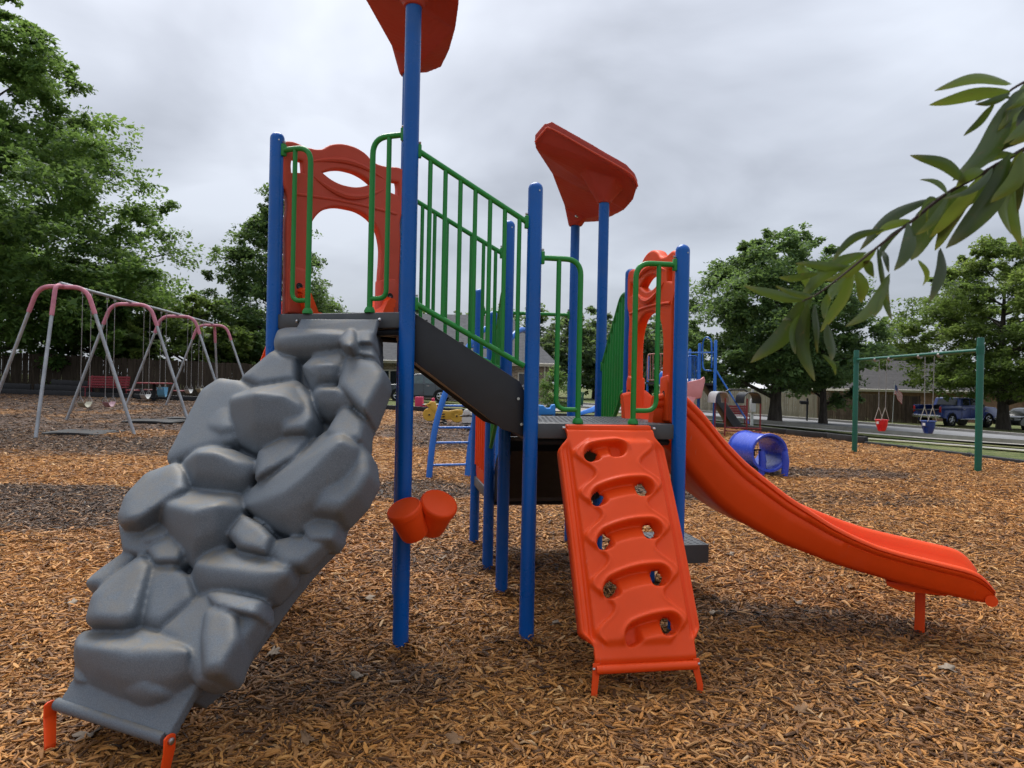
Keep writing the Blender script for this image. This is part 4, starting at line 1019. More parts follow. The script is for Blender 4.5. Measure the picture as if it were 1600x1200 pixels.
def tree(name, x, y, h, prof, trunk_h, nclump, per, leaf, mat, seed, label, cat='tree', group=None, trunk_r=.22, cl=.10, lean=(0, 0), gap=.35, sprig=1.0, flat=.6):
    """prof: (height fraction, crown radius); leaves are single faces gathered in clumps at branch ends"""
    r = np.random.default_rng(seed); z0 = gz(x, y); root = empty(name, (x, y, z0)); tag(root, label, cat, group)
    hs = np.array([p[0] for p in prof]); rs = np.array([p[1] for p in prof])
    fr = np.linspace(hs[0], hs[-1], 200); w = np.interp(fr, hs, rs) ** 1.15 + .02; w /= w.sum()
    hf = r.choice(fr, nclump, p=w); R = np.interp(hf, hs, rs); an = r.uniform(0, 6.283, nclump)
    irr = 1 + .13 * np.sin(an * 3 + hf * 9 + seed) + .08 * np.sin(an * 5 - hf * 17)
    rad = R * irr * (1 - (1 - gap) * r.random(nclump) ** 1.7) * .94
    cx = rad * np.cos(an) + lean[0] * hf; cy = rad * np.sin(an) + lean[1] * hf; cz = hf * h
    cr_ = h * cl * (.55 + .9 * r.random(nclump)) * (.5 + .5 * np.minimum(1, R / (rs.max() + 1e-6) + .25))
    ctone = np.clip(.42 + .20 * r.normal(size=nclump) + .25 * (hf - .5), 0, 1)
    n = nclump * per; ci = np.repeat(np.arange(nclump), per)
    g = r.normal(size=(n, 3)); g /= np.linalg.norm(g, axis=1)[:, None]; q = r.random(n) ** .45
    # each clump breaks up into sprigs
    sp = r.normal(size=(nclump, 9, 3)) * .55; k9 = r.integers(0, 9, n)
    off = (g * q[:, None] * .62 + sp[ci, k9]) * cr_[ci][:, None]; off[:, 2] *= flat
    pos = np.stack([cx, cy, cz], 1)[ci] + off
    pos[:, 2] -= .12 * np.hypot(off[:, 0], off[:, 1])          # tips droop
    L = leaf * np.exp(r.normal(0, .28, n)); d = r.normal(size=(n, 3)); d[:, 2] = d[:, 2] * .5 - .25; d += off / (np.linalg.norm(off, axis=1)[:, None] + 1e-6) * .9
    d /= np.linalg.norm(d, axis=1)[:, None]; s = np.cross(d, r.normal(size=(n, 3)) * .8 + np.array([0, 0, 1.6])); s /= np.linalg.norm(s, axis=1)[:, None] + 1e-9
    a = pos - d * L[:, None] * .5; b = pos + d * L[:, None] * .5; m_ = pos + d * L[:, None] * .04; W_ = (L * .27 * sprig)[:, None]
    v = np.stack([a, m_ + s * W_, b, m_ - s * W_], 1).reshape(-1, 3); f = np.arange(n * 4).reshape(-1, 4)
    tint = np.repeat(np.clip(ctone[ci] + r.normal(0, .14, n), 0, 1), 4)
    bulk('crown', v, f, mat, root, {'tint': tint}, smooth=False)
    mb = MB(); top = h * (hs[-1] * .8)
    path = [Vector((lean[0] * t_ + .05 * h * .1 * math.sin(t_ * 6 + seed), lean[1] * t_ + .01 * h * math.cos(t_ * 5 + seed), t_ * top)) for t_ in np.linspace(0, 1, 9)]
    path[0].z = -.3
    mb.tube(path, [trunk_r * (1.35 if i == 0 else (1 - .88 * i / 8)) for i in range(9)], 9)
    for k in r.permutation(nclump)[:min(34, nclump)]:
        e_ = Vector((cx[k], cy[k], cz[k])); t0 = max(trunk_h / top * .8, min(.92, (cz[k] - .35 * rad[k]) / top)); s0 = path[0].lerp(path[-1], t0); s0.z = max(s0.z, 0)
        m2 = s0.lerp(e_, .5) + Vector((r.normal(0, .04), r.normal(0, .04), .06)) * h * .25; rr = max(.02, trunk_r * .42 * (1 - t0 * .6))
        mb.tube([s0, s0.lerp(m2, .6) , m2, e_], [rr, rr * .75, rr * .5, rr * .15], 5, cap=False)
    mb.build('trunk', BARK, root)
    return root
CON = [(.10, .42), (.15, .85), (.23, 1.0), (.38, .96), (.55, .78), (.72, .52), (.86, .28), (1.0, .05)]
OVL = [(.14, .30), (.22, .72), (.36, .97), (.52, 1.0), (.68, .86), (.82, .60), (.93, .30), (1.0, .08)]
def scaled(p, R): return [(a, b * R) for a, b in p]
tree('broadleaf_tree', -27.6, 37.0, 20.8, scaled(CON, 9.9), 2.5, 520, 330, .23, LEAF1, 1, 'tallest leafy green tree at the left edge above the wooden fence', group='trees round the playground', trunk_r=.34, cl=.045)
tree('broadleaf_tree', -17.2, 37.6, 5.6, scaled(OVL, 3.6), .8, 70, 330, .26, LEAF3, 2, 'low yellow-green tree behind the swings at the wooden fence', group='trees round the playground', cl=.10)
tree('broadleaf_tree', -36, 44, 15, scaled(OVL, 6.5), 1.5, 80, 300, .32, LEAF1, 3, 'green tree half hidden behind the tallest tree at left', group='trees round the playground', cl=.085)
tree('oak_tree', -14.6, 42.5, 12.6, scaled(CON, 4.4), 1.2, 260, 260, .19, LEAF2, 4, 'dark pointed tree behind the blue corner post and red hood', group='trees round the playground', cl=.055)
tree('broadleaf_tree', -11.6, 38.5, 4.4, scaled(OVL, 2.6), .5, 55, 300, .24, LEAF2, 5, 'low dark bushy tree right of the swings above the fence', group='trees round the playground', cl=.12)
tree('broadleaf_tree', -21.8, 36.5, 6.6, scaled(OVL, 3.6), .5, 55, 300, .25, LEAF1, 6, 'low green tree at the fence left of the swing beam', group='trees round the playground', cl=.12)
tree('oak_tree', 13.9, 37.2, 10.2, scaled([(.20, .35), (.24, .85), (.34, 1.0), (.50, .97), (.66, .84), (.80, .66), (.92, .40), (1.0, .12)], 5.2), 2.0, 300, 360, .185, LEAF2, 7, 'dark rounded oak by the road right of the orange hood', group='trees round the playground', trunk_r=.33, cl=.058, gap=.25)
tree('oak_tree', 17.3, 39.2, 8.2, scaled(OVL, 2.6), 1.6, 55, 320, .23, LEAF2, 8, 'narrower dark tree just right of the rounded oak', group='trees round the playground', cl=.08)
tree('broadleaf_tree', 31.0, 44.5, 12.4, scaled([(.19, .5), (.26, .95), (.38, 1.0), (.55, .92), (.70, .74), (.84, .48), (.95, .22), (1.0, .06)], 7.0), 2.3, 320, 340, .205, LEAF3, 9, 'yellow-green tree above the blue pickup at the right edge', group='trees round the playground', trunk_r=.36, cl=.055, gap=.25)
fx = [(-1.0, 84, 10.5), (3.0, 92, 12.0), (7.0, 82, 10.2), (10.5, 90, 11.8), (14.5, 84, 10.8), (18.5, 94, 12.2), (-7.0, 95, 10.6), (-14, 98, 11.5), (24, 96, 10.0), (38, 88, 9.4), (47, 86, 8.2), (53, 92, 9.0)]
fl = ['hazy far tree left of the middle post above the house roof', 'tall far tree right of the middle post', 'far tree behind the left grab rail of the lower deck', 'tall far tree behind the tall roof posts', 'far tree behind the green curled barrier', 'tall far tree seen through the orange hood', 'far tree above the house roof behind the stair bars', 'far tree above the house roof left of the tall post', 'far tree just left of the rounded oak', 'far tree behind the rounded oak on the right', 'far tree above the grey roof right of the oak', 'far thin tree left of the yellow-green tree']
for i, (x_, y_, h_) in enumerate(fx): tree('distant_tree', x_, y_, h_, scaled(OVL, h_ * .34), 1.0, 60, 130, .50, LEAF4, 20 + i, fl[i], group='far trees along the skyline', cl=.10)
def bush(px, py, d, r_, h_, seed, label, mat=LEAF1):
    p = at(px, py, d); x, y = p.x, d; z0 = gz(x, y); root = tree('shrub', x, y, h_, [(.05, r_ * .8), (.3, r_), (.65, r_ * .9), (1.0, r_ * .4)], .1, 34, 220, .11, mat, seed, label, 'shrub', None, .05, .16)
    return root
bush(866, 610, 44.0, 1.25, 2.3, 61, 'rounded leafy shrub beside the brick house corner', LEAF1)

# ------------------------------------------------------------------ swings at the left
GALV = plain('galvanised_pipe', (.36, .38, .40), .45, .5, metal=.6, var=.2, scale=5, dirt=.3, dirtc=(.2, .19, .17))
PINK = plain('faded_pink_sleeve', (.52, .19, .25), .55, .35, var=.2, scale=5, dirt=.3, dirtc=(.5, .3, .3))
CHAIN = plain('chain_steel', (.30, .29, .28), .5, .5, metal=.8, var=.3, scale=30)
bx = [-10.45, -10.85, -11.25, -11.65]; by = [16.3, 19.95, 23.6, 27.25]
sw = empty('swing_set', (0, 0, 0)); tag(sw, 'long grey swing frame with pink arched tops, four A-frames', 'swing set')
TOPZ = 3.48
bd = Vector((bx[3] - bx[0], by[3] - by[0], 0)).normalized(); bs = Vector((bd.y, -bd.x, 0))
for i in range(4):
    c = Vector((bx[i], by[i], 0)); pts = []
    for s_ in (-1, 1):
        f_ = c + bs * (1.68 * s_); top = c + bs * (.52 * s_) + Z * (TOPZ - .02); g = Vector((f_.x, f_.y, gz(f_.x, f_.y) - .1))
        pts.append((g, top))
    full = fillet([pts[0][0], pts[0][1], pts[1][1], pts[1][0]], .30, 8)
    lo = [p for p in full if p.z > TOPZ - .62]
    a0 = pts[0][0].lerp(pts[0][1], 1 - .60 / TOPZ * 1.0); a1 = pts[1][0].lerp(pts[1][1], 1 - .60 / TOPZ)
    arch = [a0] + [p for p in full[1:-1]] + [a1]
    MB().tube(arch, .052, 10).build('arched_top', PINK, sw)
    for k in (0, 1): MB().tube([pts[k][0], pts[k][0].lerp(pts[k][1], 1 - .55 / TOPZ)], .040, 10).build('leg', GALV, sw)
    if i in (0, 3):
        dr = -1 if i == 0 else 1; f_ = c + bd * (1.0 * dr); g = Vector((f_.x, f_.y, gz(f_.x, f_.y) - .1)); tp = c + bd * (.30 * dr) + Z * (TOPZ - .02)
        p_ = fillet([g, tp, c + Z * (TOPZ + .0)], .22, 6)
        MB().tube([g, g.lerp(tp, .82)], .040, 10).build('end_leg', GALV, sw); MB().tube([g.lerp(tp, .80)] + p_[1:], .050, 10).build('end_sleeve', PINK, sw)
MB().tube([Vector((bx[0], by[0], TOPZ + .05)) - bd * .1, Vector((bx[3], by[3], TOPZ + .05)) + bd * .1], .040, 10).build('top_beam', GALV, sw)
settle(sw, (bx[1], by[1], 0))
SEATC = {'cream': (.36, .34, .25), 'pink': (.38, .22, .25), 'white': (.42, .42, .40), 'blue': (.10, .26, .38), 'black': (.02, .02, .022)}
def belt_swing(y, colour, z, label, toddler=False):
    t_ = (y - by[0]) / (by[3] - by[0]); x = bx[0] + (bx[3] - bx[0]) * t_; g = gz(x, y)
    root = empty('swing', (x, y, g)); tag(root, label, 'swing', 'swings hanging from the grey frame')
    m_ = plain('swing_' + colour, SEATC[colour], .5, .4, var=.15, scale=12); top = TOPZ - g; hw = .23; zs = z
    mb = MB(); n = 12; v = []; f = []
    for k in range(n + 1):
        q = k / n * 2 - 1; p = bd * (hw * q) + Z * (zs + .13 * q * q)
        if toddler: p = bd * (hw * .8 * q) + Z * (zs - .1 + .30 * abs(q) ** 2.2)
        w = .075 if not toddler else .11
        for s_, dz in ((-w, 0), (w, 0), (w, -.014), (-w, -.014)): v.append(p + bs * s_ + Z * dz)
    for k in range(n):
        for j in range(4): f.append((k*4+j, k*4+(j+1) % 4, (k+1)*4+(j+1) % 4, (k+1)*4+j))
    f += [(3, 2, 1, 0), tuple(n*4 + j for j in range(4))]
    MB().add(v, f).build('seat', m_, root)
    for s_ in (-1, 1):
        e_ = bd * (hw * s_) + Z * (zs + .13); MB().tube([e_, bd * (hw * s_ * .95) + Z * top], .0075, 6).build('chain', CHAIN, root)
        MB().tube([e_ + bs * .07, e_ + Z * .16, e_ - bs * .07], .009, 6).build('hanger', CHAIN, root)
        MB().lathe([(.03, 0), (.03, .06)], 8, Matrix.Translation(bd * (hw * s_ * .95) + Z * (top - .06))).build('swivel', CHAIN, root)
belt_swing(17.45, 'cream', .56, 'cream belt swing nearest the front A-frame'); belt_swing(18.75, 'pink', .50, 'pale pink belt swing, second from the front')
belt_swing(21.1, 'white', .60, 'white belt swing in front of the red table'); belt_swing(22.4, 'blue', .70, 'light blue child swing seat beside the red table', True)
belt_swing(24.8, 'white', .62, 'white belt swing in the far bay'); belt_swing(26.0, 'cream', .62, 'cream belt swing farthest along the grey frame')
MATM = plain('grey_rubber_mat', (.035, .036, .038), .7, .3, var=.3, scale=5, dirt=.4, dirtc=(.10, .07, .05))
for (px, py, w, l, lab) in ((132, 677, .75, .75, 'worn black rubber mat nearest the front swing frame'), (245, 659, .8, .8, 'black rubber mat under the middle swings'), (300, 655, .75, .6, 'black rubber mat half behind the rock climber')):
    p = ground(px, py); n = 14; mb = MB(); root = empty('rubber_mat', (p.x, p.y, p.z + .012)); tag(root, lab, 'mat', 'rubber mats under the swings')
    poly = [Vector((w * (abs(math.cos(a)) ** .6) * (1 if math.cos(a) > 0 else -1), l * (abs(math.sin(a)) ** .6) * (1 if math.sin(a) > 0 else -1), .012 * math.sin(3 * a))) for a in np.linspace(0, 6.283, 28, endpoint=False)]
    MB().prism([q + Z * .0 for q in poly], Z * .03).build('mat_body', MATM, root); MB().prism([q * .85 + Z * .031 for q in poly], Z * .006).build('raised_field', MATM, root)

# ------------------------------------------------------------------ wooden fences
def wood(name, a, b, c):
    t = NT(name); p = t.N('ShaderNodeNewGeometry').outputs['Position']
    g = t.noise(1.0, 5, .65, vec=t.mapping(p, (9, 9, 1.1))); r_ = t.N('ShaderNodeNewGeometry').outputs['Random Per Island']
    t.col(t.mix(t.math('MULTIPLY', r_, .6), t.ramp(g, [(.3, a), (.55, b), (.8, c)]), tuple(k * .45 for k in b))); t.set(.85, .2); t.bump(g, .5, .01); return t.m
FEN_DARK = wood('weathered_dark_fence', (.030, .022, .016), (.062, .046, .034), (.10, .08, .06)); FEN_TAN = wood('weathered_tan_fence', (.30, .245, .175), (.43, .365, .275), (.54, .48, .385)); FEN_BRN = wood('weathered_brown_fence', (.085, .058, .04), (.16, .115, .08), (.23, .18, .13))
def fence(a, b, h, mat, label, seed):
    a = Vector((*a, 0)); b = Vector((*b, 0)); d = b - a; n = int(d.length / .145); dn = d.normalized(); s_ = Vector((-dn.y, dn.x, 0)); r = random.Random(seed)
    g0 = gz(a.x, a.y); root = empty('wooden_fence', (a.x, a.y, g0)); tag(root, label, 'fence'); mb = MB()
    for k in range(n):
        p = dn * (k + .5) * .145; g = gz(a.x + p.x, a.y + p.y) - g0; w = .067 + r.uniform(-.004, .003); hh = h + r.uniform(-.035, .035); off = s_ * r.uniform(-.006, .006); dt = dn * r.uniform(-.008, .008)
        A = [p + dn * -w + off + Z * (g - .1), p + dn * w + off + Z * (g - .1), p + dn * w + off + dt + Z * (g + hh - .03), p + dn * (w - .03) + off + dt + Z * (g + hh), p - dn * (w - .03) + off + dt + Z * (g + hh), p - dn * w + off + dt + Z * (g + hh - .03)]
        mb.prism(A, s_ * .02)
    tag(mb.build('picket_boards', mat, root, False), kind='stuff')
    for q in (.35, h * .5, h - .3):
        ge = gz(b.x, b.y) - g0; MB().add([s_ * .03 + Z * (q - .045), s_ * .07 + Z * (q - .045), s_ * .07 + Z * (q + .045), s_ * .03 + Z * (q + .045)] + [d + s_ * .03 + Z * (ge + q - .045), d + s_ * .07 + Z * (ge + q - .045), d + s_ * .07 + Z * (ge + q + .045), d + s_ * .03 + Z * (ge + q + .045)], [(0,1,2,3),(7,6,5,4),(0,4,5,1),(1,5,6,2),(2,6,7,3),(3,7,4,0)]).build('rail', mat, root, False)
    k = 0.0
    while k < d.length:
        p = dn * k; g = gz(a.x + p.x, a.y + p.y) - g0; MB().box(p + s_ * .12 + Z * (g + h / 2 - .05), (.09, .09, h + .1)).build('fence_post', mat, root, False); k += 2.4
fence((-31, 34.2), (-8.8, 34.6), 1.8, FEN_DARK, 'dark weathered wooden fence behind the swings and under the trees', 1)
fence((13.2, 51), (21.7, 50), 1.75, FEN_TAN, 'pale tan wooden fence across the road behind the mailbox', 2)
fence((21.8, 50), (28.6, 49.2), 1.95, FEN_BRN, 'darker brown wooden fence behind the green swing', 3)

# ------------------------------------------------------------------ benches and table
REDP = plain('red_coated_metal', (.20, .018, .026), .45, .4, var=.15, scale=8)
def bench(px, d, w, rz, label, mat=REDP):
    p = at(px, 600, d); x = p.x; root = empty('bench', (x, d, gz(x, d)), rz); tag(root, label, 'bench')
    for k in range(4): MB().box((0, -.02 - .11 * k, .45), (w, .09, .03)).build('seat_slat', mat, root, bevel=.006)
    for k in range(4): MB().box((0, .08 + .02 * k, .55 + .11 * k), (w, .03, .09)).build('back_slat', mat, root, bevel=.006)
    for s_ in (-1, 1):
        MB().tube([(s_ * w * .42, -.33, -.05), (s_ * w * .42, -.33, .43), (s_ * w * .42, .05, .44), (s_ * w * .42, .16, .95)], .025, 8).build('bench_frame', mat, root); MB().tube([(s_ * w * .42, .06, .44), (s_ * w * .42, .16, -.05)], .025, 8).build('leg', mat, root)
bench(168, 30.5, 1.8, 0, 'dark red slatted bench in front of the wooden fence')
bench(1150, 33.0, 1.3, .2, 'small red bench by the road beyond the black canopy')
p = at(241, 600, 29.3); tb = empty('picnic_table', (p.x, 29.3, gz(p.x, 29.3))); tag(tb, 'round red picnic table with seats beyond the swings', 'table')
MB().lathe([(.66, .72), (.70, .73), (.70, .77), (.66, .78)], 24).build('table_top', REDP, tb); MB().lathe([(.28, 0), (.10, .06), (.07, .1), (.07, .72)], 14).build('pedestal', BLACK, tb)
for k in range(3):
    a = math.pi * (1 + k) / 1.5 + .1; q = Vector((math.cos(a) * .98, math.sin(a) * .98, 0)); MB().lathe([(.24, .43), (.26, .44), (.26, .47), (.24, .48)], 16, Matrix.Translation(q)).build('seat', REDP, tb); MB().tube([(0, 0, .12), q * .8 + Z * .12, q + Z * .2, q + Z * .43], .03, 8).build('seat_arm', BLACK, tb)

# ------------------------------------------------------------------ green swing with bucket seats
DGREEN = plain('dark_green_enamel', (.006, .105, .065), .35, .45, var=.08, scale=3)
GL, GR = ground(1335, 707), ground(1528, 737)
gs = empty('swing_set'); tag(gs, 'dark green single-bay swing frame beside the road', 'swing set')
for p in (GL, GR): MB().lathe([(.06, -.3), (.06, 2.46), (.055, 2.475), (.003, 2.48)], 18, Matrix.Translation(p)).build('post', DGREEN, gs)
gd = (GR - GL); gl_ = gd.length; gdn = gd.normalized(); gside = Vector((-gdn.y, gdn.x, 0)).normalized()
MB().tube([GL + Z * 2.24, GR + Z * 2.24], .036, 14).build('top_beam', DGREEN, gs)
for p, s_ in ((GL, 1), (GR, -1)): MB().lathe([(.07, 2.17), (.07, 2.31)], 16, Matrix.Translation(p)).build('collar', DGREEN, gs)
for f_ in (.20, .33, .58, .73): MB().tube([GL + gd * f_ + Z * 2.21 - gdn * .03, GL + gd * f_ + Z * 2.21 + gdn * .03], .05, 10).build('hanger_clamp', CHAIN, gs)
settle(gs, (GL + GR) / 2)
def bucket(f0, f1, col, label, z=.62):
    c = GL.lerp(GR, (f0 + f1) / 2); root = empty('bucket_swing', (c.x, c.y, c.z)); root.rotation_euler.z = math.atan2(gdn.y, gdn.x) ; tag(root, label, 'swing', 'bucket swings on the green frame')
    m_ = plain('bucket_' + label.split()[0], col, .38, .45, var=.1, scale=10); v = []; f = []; n, mm = 36, 10
    for j in range(mm + 1):
        t_ = j / mm
        for k in range(n):
            a = 2 * math.pi * k / n; r_ = .128 * (1 - .42 * (1 - t_) ** 2.2); front = max(0, -math.sin(a)); hh = .25 + .05 * math.sin(a) * -.3
            v.append((r_ * 1.08 * math.cos(a), r_ * .95 * math.sin(a), z + hh * t_))
    for j in range(mm):
        for k in range(n):
            a = 2 * math.pi * (k + .5) / n; t_ = (j + .5) / mm
            if math.sin(a) < -.2 and .02 < t_ < .52 and abs(abs(math.cos(a)) - .48) < .30: continue
            f.append((j*n+k, j*n+(k+1) % n, (j+1)*n+(k+1) % n, (j+1)*n+k))
    f.append(tuple(range(n))[::-1]); o = mk('bucket', v, f, m_, root, True, 0); s_ = o.modifiers.new('wall', 'SOLIDIFY'); s_.thickness = .016
    MB().tube([(.128 * 1.08 * math.cos(a), .122 * math.sin(a), z + .25) for a in np.linspace(0, 6.283, 37)], .014, 8, cap=False).build('rim', m_, root)
    MB().box((.05, -.128, z + .19), (.08, .006, .055)).build('warning_label', plain('label_white', (.6, .6, .58), .6), root)
    TZ = 2.2
    for s_ in (-1, 1):
        x = s_ * .125; k = Vector((x * (1.0), 0, z + .54)); MB().tube([k, (x * 1.15, 0, TZ)], .009, 6).build('chain', CHAIN, root)
        for q in (-1, 1): MB().tube([k, (x * .95 if True else 0, q * .10, z + .245)], .008, 6).build('strap', plain('strap_pale', (.38, .36, .31), .6), root)
bucket(.20, .33, (.62, .015, .02), 'red bucket toddler swing hanging from the green frame', .58); bucket(.58, .73, (.015, .05, .22), 'blue bucket toddler swing hanging from the green frame', .62)

# ------------------------------------------------------------------ other play equipment further back
BLUE2 = plain('bright_blue_enamel', (.01, .13, .50), .32, .45, var=.1, scale=3)
SALM = plain('salmon_enamel', (.46, .20, .15), .5, .4, var=.15); PINK2 = plastic('faded_pink_plastic', (.66, .27, .27), .5); BLKP = plain('black_plastic', (.014, .014, .015), .45, .4, var=.2)
# arch ladder
al = empty('arch_ladder'); tag(al, 'bright blue arched rung ladder behind the tall post', 'climber')
La = [Vector(p) for p in ((-1.21, 10.45, -.3), (-1.20, 10.48, .1), (-1.14, 10.6, .75), (-.97, 10.8, 1.40), (-.70, 11.1, 2.0), (-.50, 11.4, 2.28), (-.36, 11.7, 2.34), (-.26, 12.0, 2.22), (-.24, 12.15, 1.8), (-.24, 12.2, 1.0), (-.24, 12.2, -.2))]
sh = Vector((.56, .20, 0))
def smooth_path(pts, n=6):
    out = []
    for i in range(len(pts) - 1):
        p0, p1, p2, p3 = pts[max(i-1, 0)], pts[i], pts[i+1], pts[min(i+2, len(pts)-1)]
        for k in range(n):
            t = k / n; out.append(.5 * ((2*p1) + (p2-p0)*t + (2*p0-5*p1+4*p2-p3)*t*t + (3*p1-p0-3*p2+p3)*t**3))
    return out + [pts[-1]]
SP = smooth_path(La)
MB().tube(SP, .047, 12).build('side_rail', BLUE2, al); MB().tube([p + sh for p in SP], .047, 12).build('side_rail', BLUE2, al)
acc = 0; nxt = .47
for a, b in zip(SP[:-1], SP[1:]):
    acc += (b - a).length
    if acc > nxt and b.z > .15 and b.y < 11.3: MB().tube([b, b + sh], .018, 8).build('rung', BLUE2, al); nxt += .285
settle(al, (-.3, 11.5, 0))
# far blue play structure
fb = empty('play_structure'); tag(fb, 'far blue-posted play structure with pink slide and salmon railing', 'play structure')
def wp(px, py, d): return at(px, py, d)
def vpost(px, ytop, d, r=.055, m_=BLUE2):
    p = at(px, 600, d); zt = at(px, ytop, d).z; MB().lathe([(r, gz(p.x, d) - .2), (r, zt - .04), (r * .7, zt - .01), (.003, zt)], 12, Matrix.Translation((p.x, d, 0))).build('post', m_, fb)
vpost(1092, 536, 24.6); vpost(1117, 531, 24.0); vpost(1077, 545, 26.5); vpost(1012, 556, 27.0, .045); vpost(1045, 552, 25.5); vpost(975, 590, 25.0, .045)
zd = at(1085, 600, 24.6).z + .05
dk = [at(1118, 600, 24.0), at(1010, 600, 24.8), at(1012, 600, 27.0), at(1118, 600, 26.6)]; MB().prism([Vector((p.x, p.y, zd - .09)) for p in dk], Z * .08).build('deck', CHAR, fb)
def panel_bars(x0, x1, y0, y1, d, n, m_, nm):
    a, b = at(x0, y0, d), at(x1, y0, d); c, e_ = at(x0, y1, d), at(x1, y1, d); o = MB().tube(fillet([c, a, b, e_], .12, 4), .022, 8).build(nm, m_, fb)
    MB().tube([c, e_], .02, 8).build('bottom_rail', m_, o)
    for k in range(1, n): t = k / n; MB().tube([a.lerp(b, t), c.lerp(e_, t)], .013, 6).build('baluster', m_, o)
panel_bars(1012, 1041, 553, 594, 25.0, 7, SALM, 'railing'); panel_bars(1073, 1090, 556, 596, 24.9, 7, BLUE2, 'bar_panel')
MB().tube([at(1073, 551, 24.6), at(1116, 551, 24.1)], .025, 8).build('cross_bar', BLUE2, fb)
MB().tube(smooth_path([at(1098, 575, 24.5), at(1098, 540, 24.5), at(1101, 529, 24.4), at(1106, 527, 24.3), at(1111, 532, 24.2), at(1112, 545, 24.1), at(1112, 575, 24.1)]), .025, 8).build('arch_handle', BLUE2, fb)
MB().tube(smooth_path([at(1098, 565, 24.4), at(1100, 577, 24.3), at(1107, 579, 24.2), at(1112, 579, 24.1)]), .025, 8).build('lower_handle', BLUE2, fb)
ps = [(1070, 597), (1074, 597), (1096, 592), (1100, 588), (1102, 594), (1098, 612), (1096, 622), (1070, 626)]
MB().prism([at(x, y, 23.6) for x, y in ps], Vector((.1, .5, 0))).build('slide_entry', PINK2, fb, bevel=.03)
MB().prism([at(1068, 612, 23.7), at(1090, 615, 23.7), at(1070, 668, 22.8), at(1048, 668, 22.8)], Vector((0, .45, .05))).build('slide_chute', PINK2, fb, bevel=.03)
MB().prism([at(1100, 598, 24.3), at(1114, 600, 24.3), at(1160, 664, 23.6), at(1146, 668, 23.6)], Vector((0, .7, .0))).build('climbing_ramp', BLKP, fb, bevel=.02)
MB().tube([at(1119, 579, 24.0), at(1170, 662, 23.2)], .03, 8).build('brace_pole', BLUE2, fb)
MB().prism([at(978, 604, 24.6), at(990, 604, 24.6), at(935, 642, 22.5), at(903, 650, 21.8), at(898, 646, 21.8), at(925, 636, 22.5)], Vector((.1, .5, 0))).build('slide_chute', plastic('blue_plastic', (.02, .16, .55), .4), fb, bevel=.03)
MB().lathe([(.16, 0), (.17, .3), (.1, .42), (.003, .46)], 14, Matrix.Translation(at(1036, 600, 24.6))).build('blue_dome', BLUE2, fb)
settle(fb, (5.5, 25.0, gz(5.5, 25.0)))
# small black canopy frame with red legs
cf = empty('canopy_frame'); tag(cf, 'black rounded canopy on thin dark red legs near the blue tunnel', 'playhouse'); dC = 22.5
DRED = plain('dark_red_pipe', (.20, .02, .025), .5, .4); gC = at(1150, 600, dC); zC = gz(gC.x, dC)
for px, dd in ((1134, dC), (1168, dC), (1189, dC + .5), (1118, dC + .9)):
    p = at(px, 600, dd); MB().tube([(p.x, dd, zC - .2), (p.x, dd, zC + 1.25)], .026, 8).build('leg', DRED, cf)
for (xa, xb) in ((1118, 1140), (1163, 1190)):
    a, b = at(xa, 618, dC), at(xb, 618, dC); w = b.x - a.x; c = (a + b) / 2; pr_ = []
    n = 14; v = []; f = []
    for k in range(n + 1):
        an = math.pi * k / n; x = c.x - w / 2 * math.cos(an) * (abs(math.cos(an)) ** -.4 if abs(math.cos(an)) > 1e-3 else 1); z_ = zC + 1.12 + .34 * math.sin(an) ** .8
        for yy, dz in ((dC, 0), (dC + .9, 0), (dC + .9, -.03), (dC, -.03)): v.append((x, yy, z_ + dz))
    for k in range(n):
        for j in range(4): f.append((k*4+j, k*4+(j+1) % 4, (k+1)*4+(j+1) % 4, (k+1)*4+j))
    MB().add(v, f).build('canopy_roof', plain('grey_white_sheet', (.42, .43, .44), .4) if xa < 1150 else BLKP, cf)
MB().tube([at(1134, 612, dC), at(1140, 609, dC), at(1163, 609, dC), at(1168, 612, dC)], .03, 8).build('ridge_bar', BLKP, cf)
for yy in (673, 668): MB().tube([at(1134, yy, dC), at(1190, yy + 2, dC)], .022, 8).build('floor_bar', DRED, cf)
settle(cf, (gC.x, dC, zC))
# blue crawl tunnel
tn = empty('crawl_tunnel'); tag(tn, 'small glossy blue plastic crawl tunnel behind the orange slide', 'tunnel')
BLT = plain('glossy_blue_plastic', (.035, .075, .52), .22, .5, var=.1)
c0, c1 = at(1203, 708, 11.5), at(1163, 700, 12.4); axd = (c1 - c0).normalized(); mt = Matrix.Translation(c0) @ axd.to_track_quat('Z', 'Y').to_matrix().to_4x4(); Lt = (c1 - c0).length
prof = [(.27, .02), (.285, 0), (.315, 0), (.32, .03), (.30, .05), (.295, Lt - .05), (.315, Lt - .03), (.31, Lt), (.28, Lt), (.272, Lt - .03), (.268, .06), (.27, .02)]
v = []; f = []; n = 28
for r_, z_ in prof:
    for k in range(n): a = 2 * math.pi * k / n; v.append(mt @ Vector((r_ * math.cos(a), r_ * math.sin(a), z_)))
for i in range(len(prof) - 1):
    for k in range(n):
        if 0: continue
        f.append((i*n+k, i*n+(k+1) % n, (i+1)*n+(k+1) % n, (i+1)*n+k))
MB().add(v, f).build('tunnel_shell', BLT, tn)
for px, d in ((1226, 11.55), (1190, 11.55), (1170, 12.4)):
    p = at(px, 700, d); MB().tube([(p.x, d, p.z - .05), (p.x + .02, d, p.z - .22), (p.x, d, gz(p.x, d) - .1)], [.05, .06, .05], 10).build('support_leg', BLT, tn)
MB().tube([at(1178, 712, 11.9), at(1178, 703, 11.9), at(1188, 703, 11.9), at(1188, 712, 11.9)], .02, 6).build('grab_handle', BLKP, tn)
settle(tn, (c0.x, c0.y, 0))
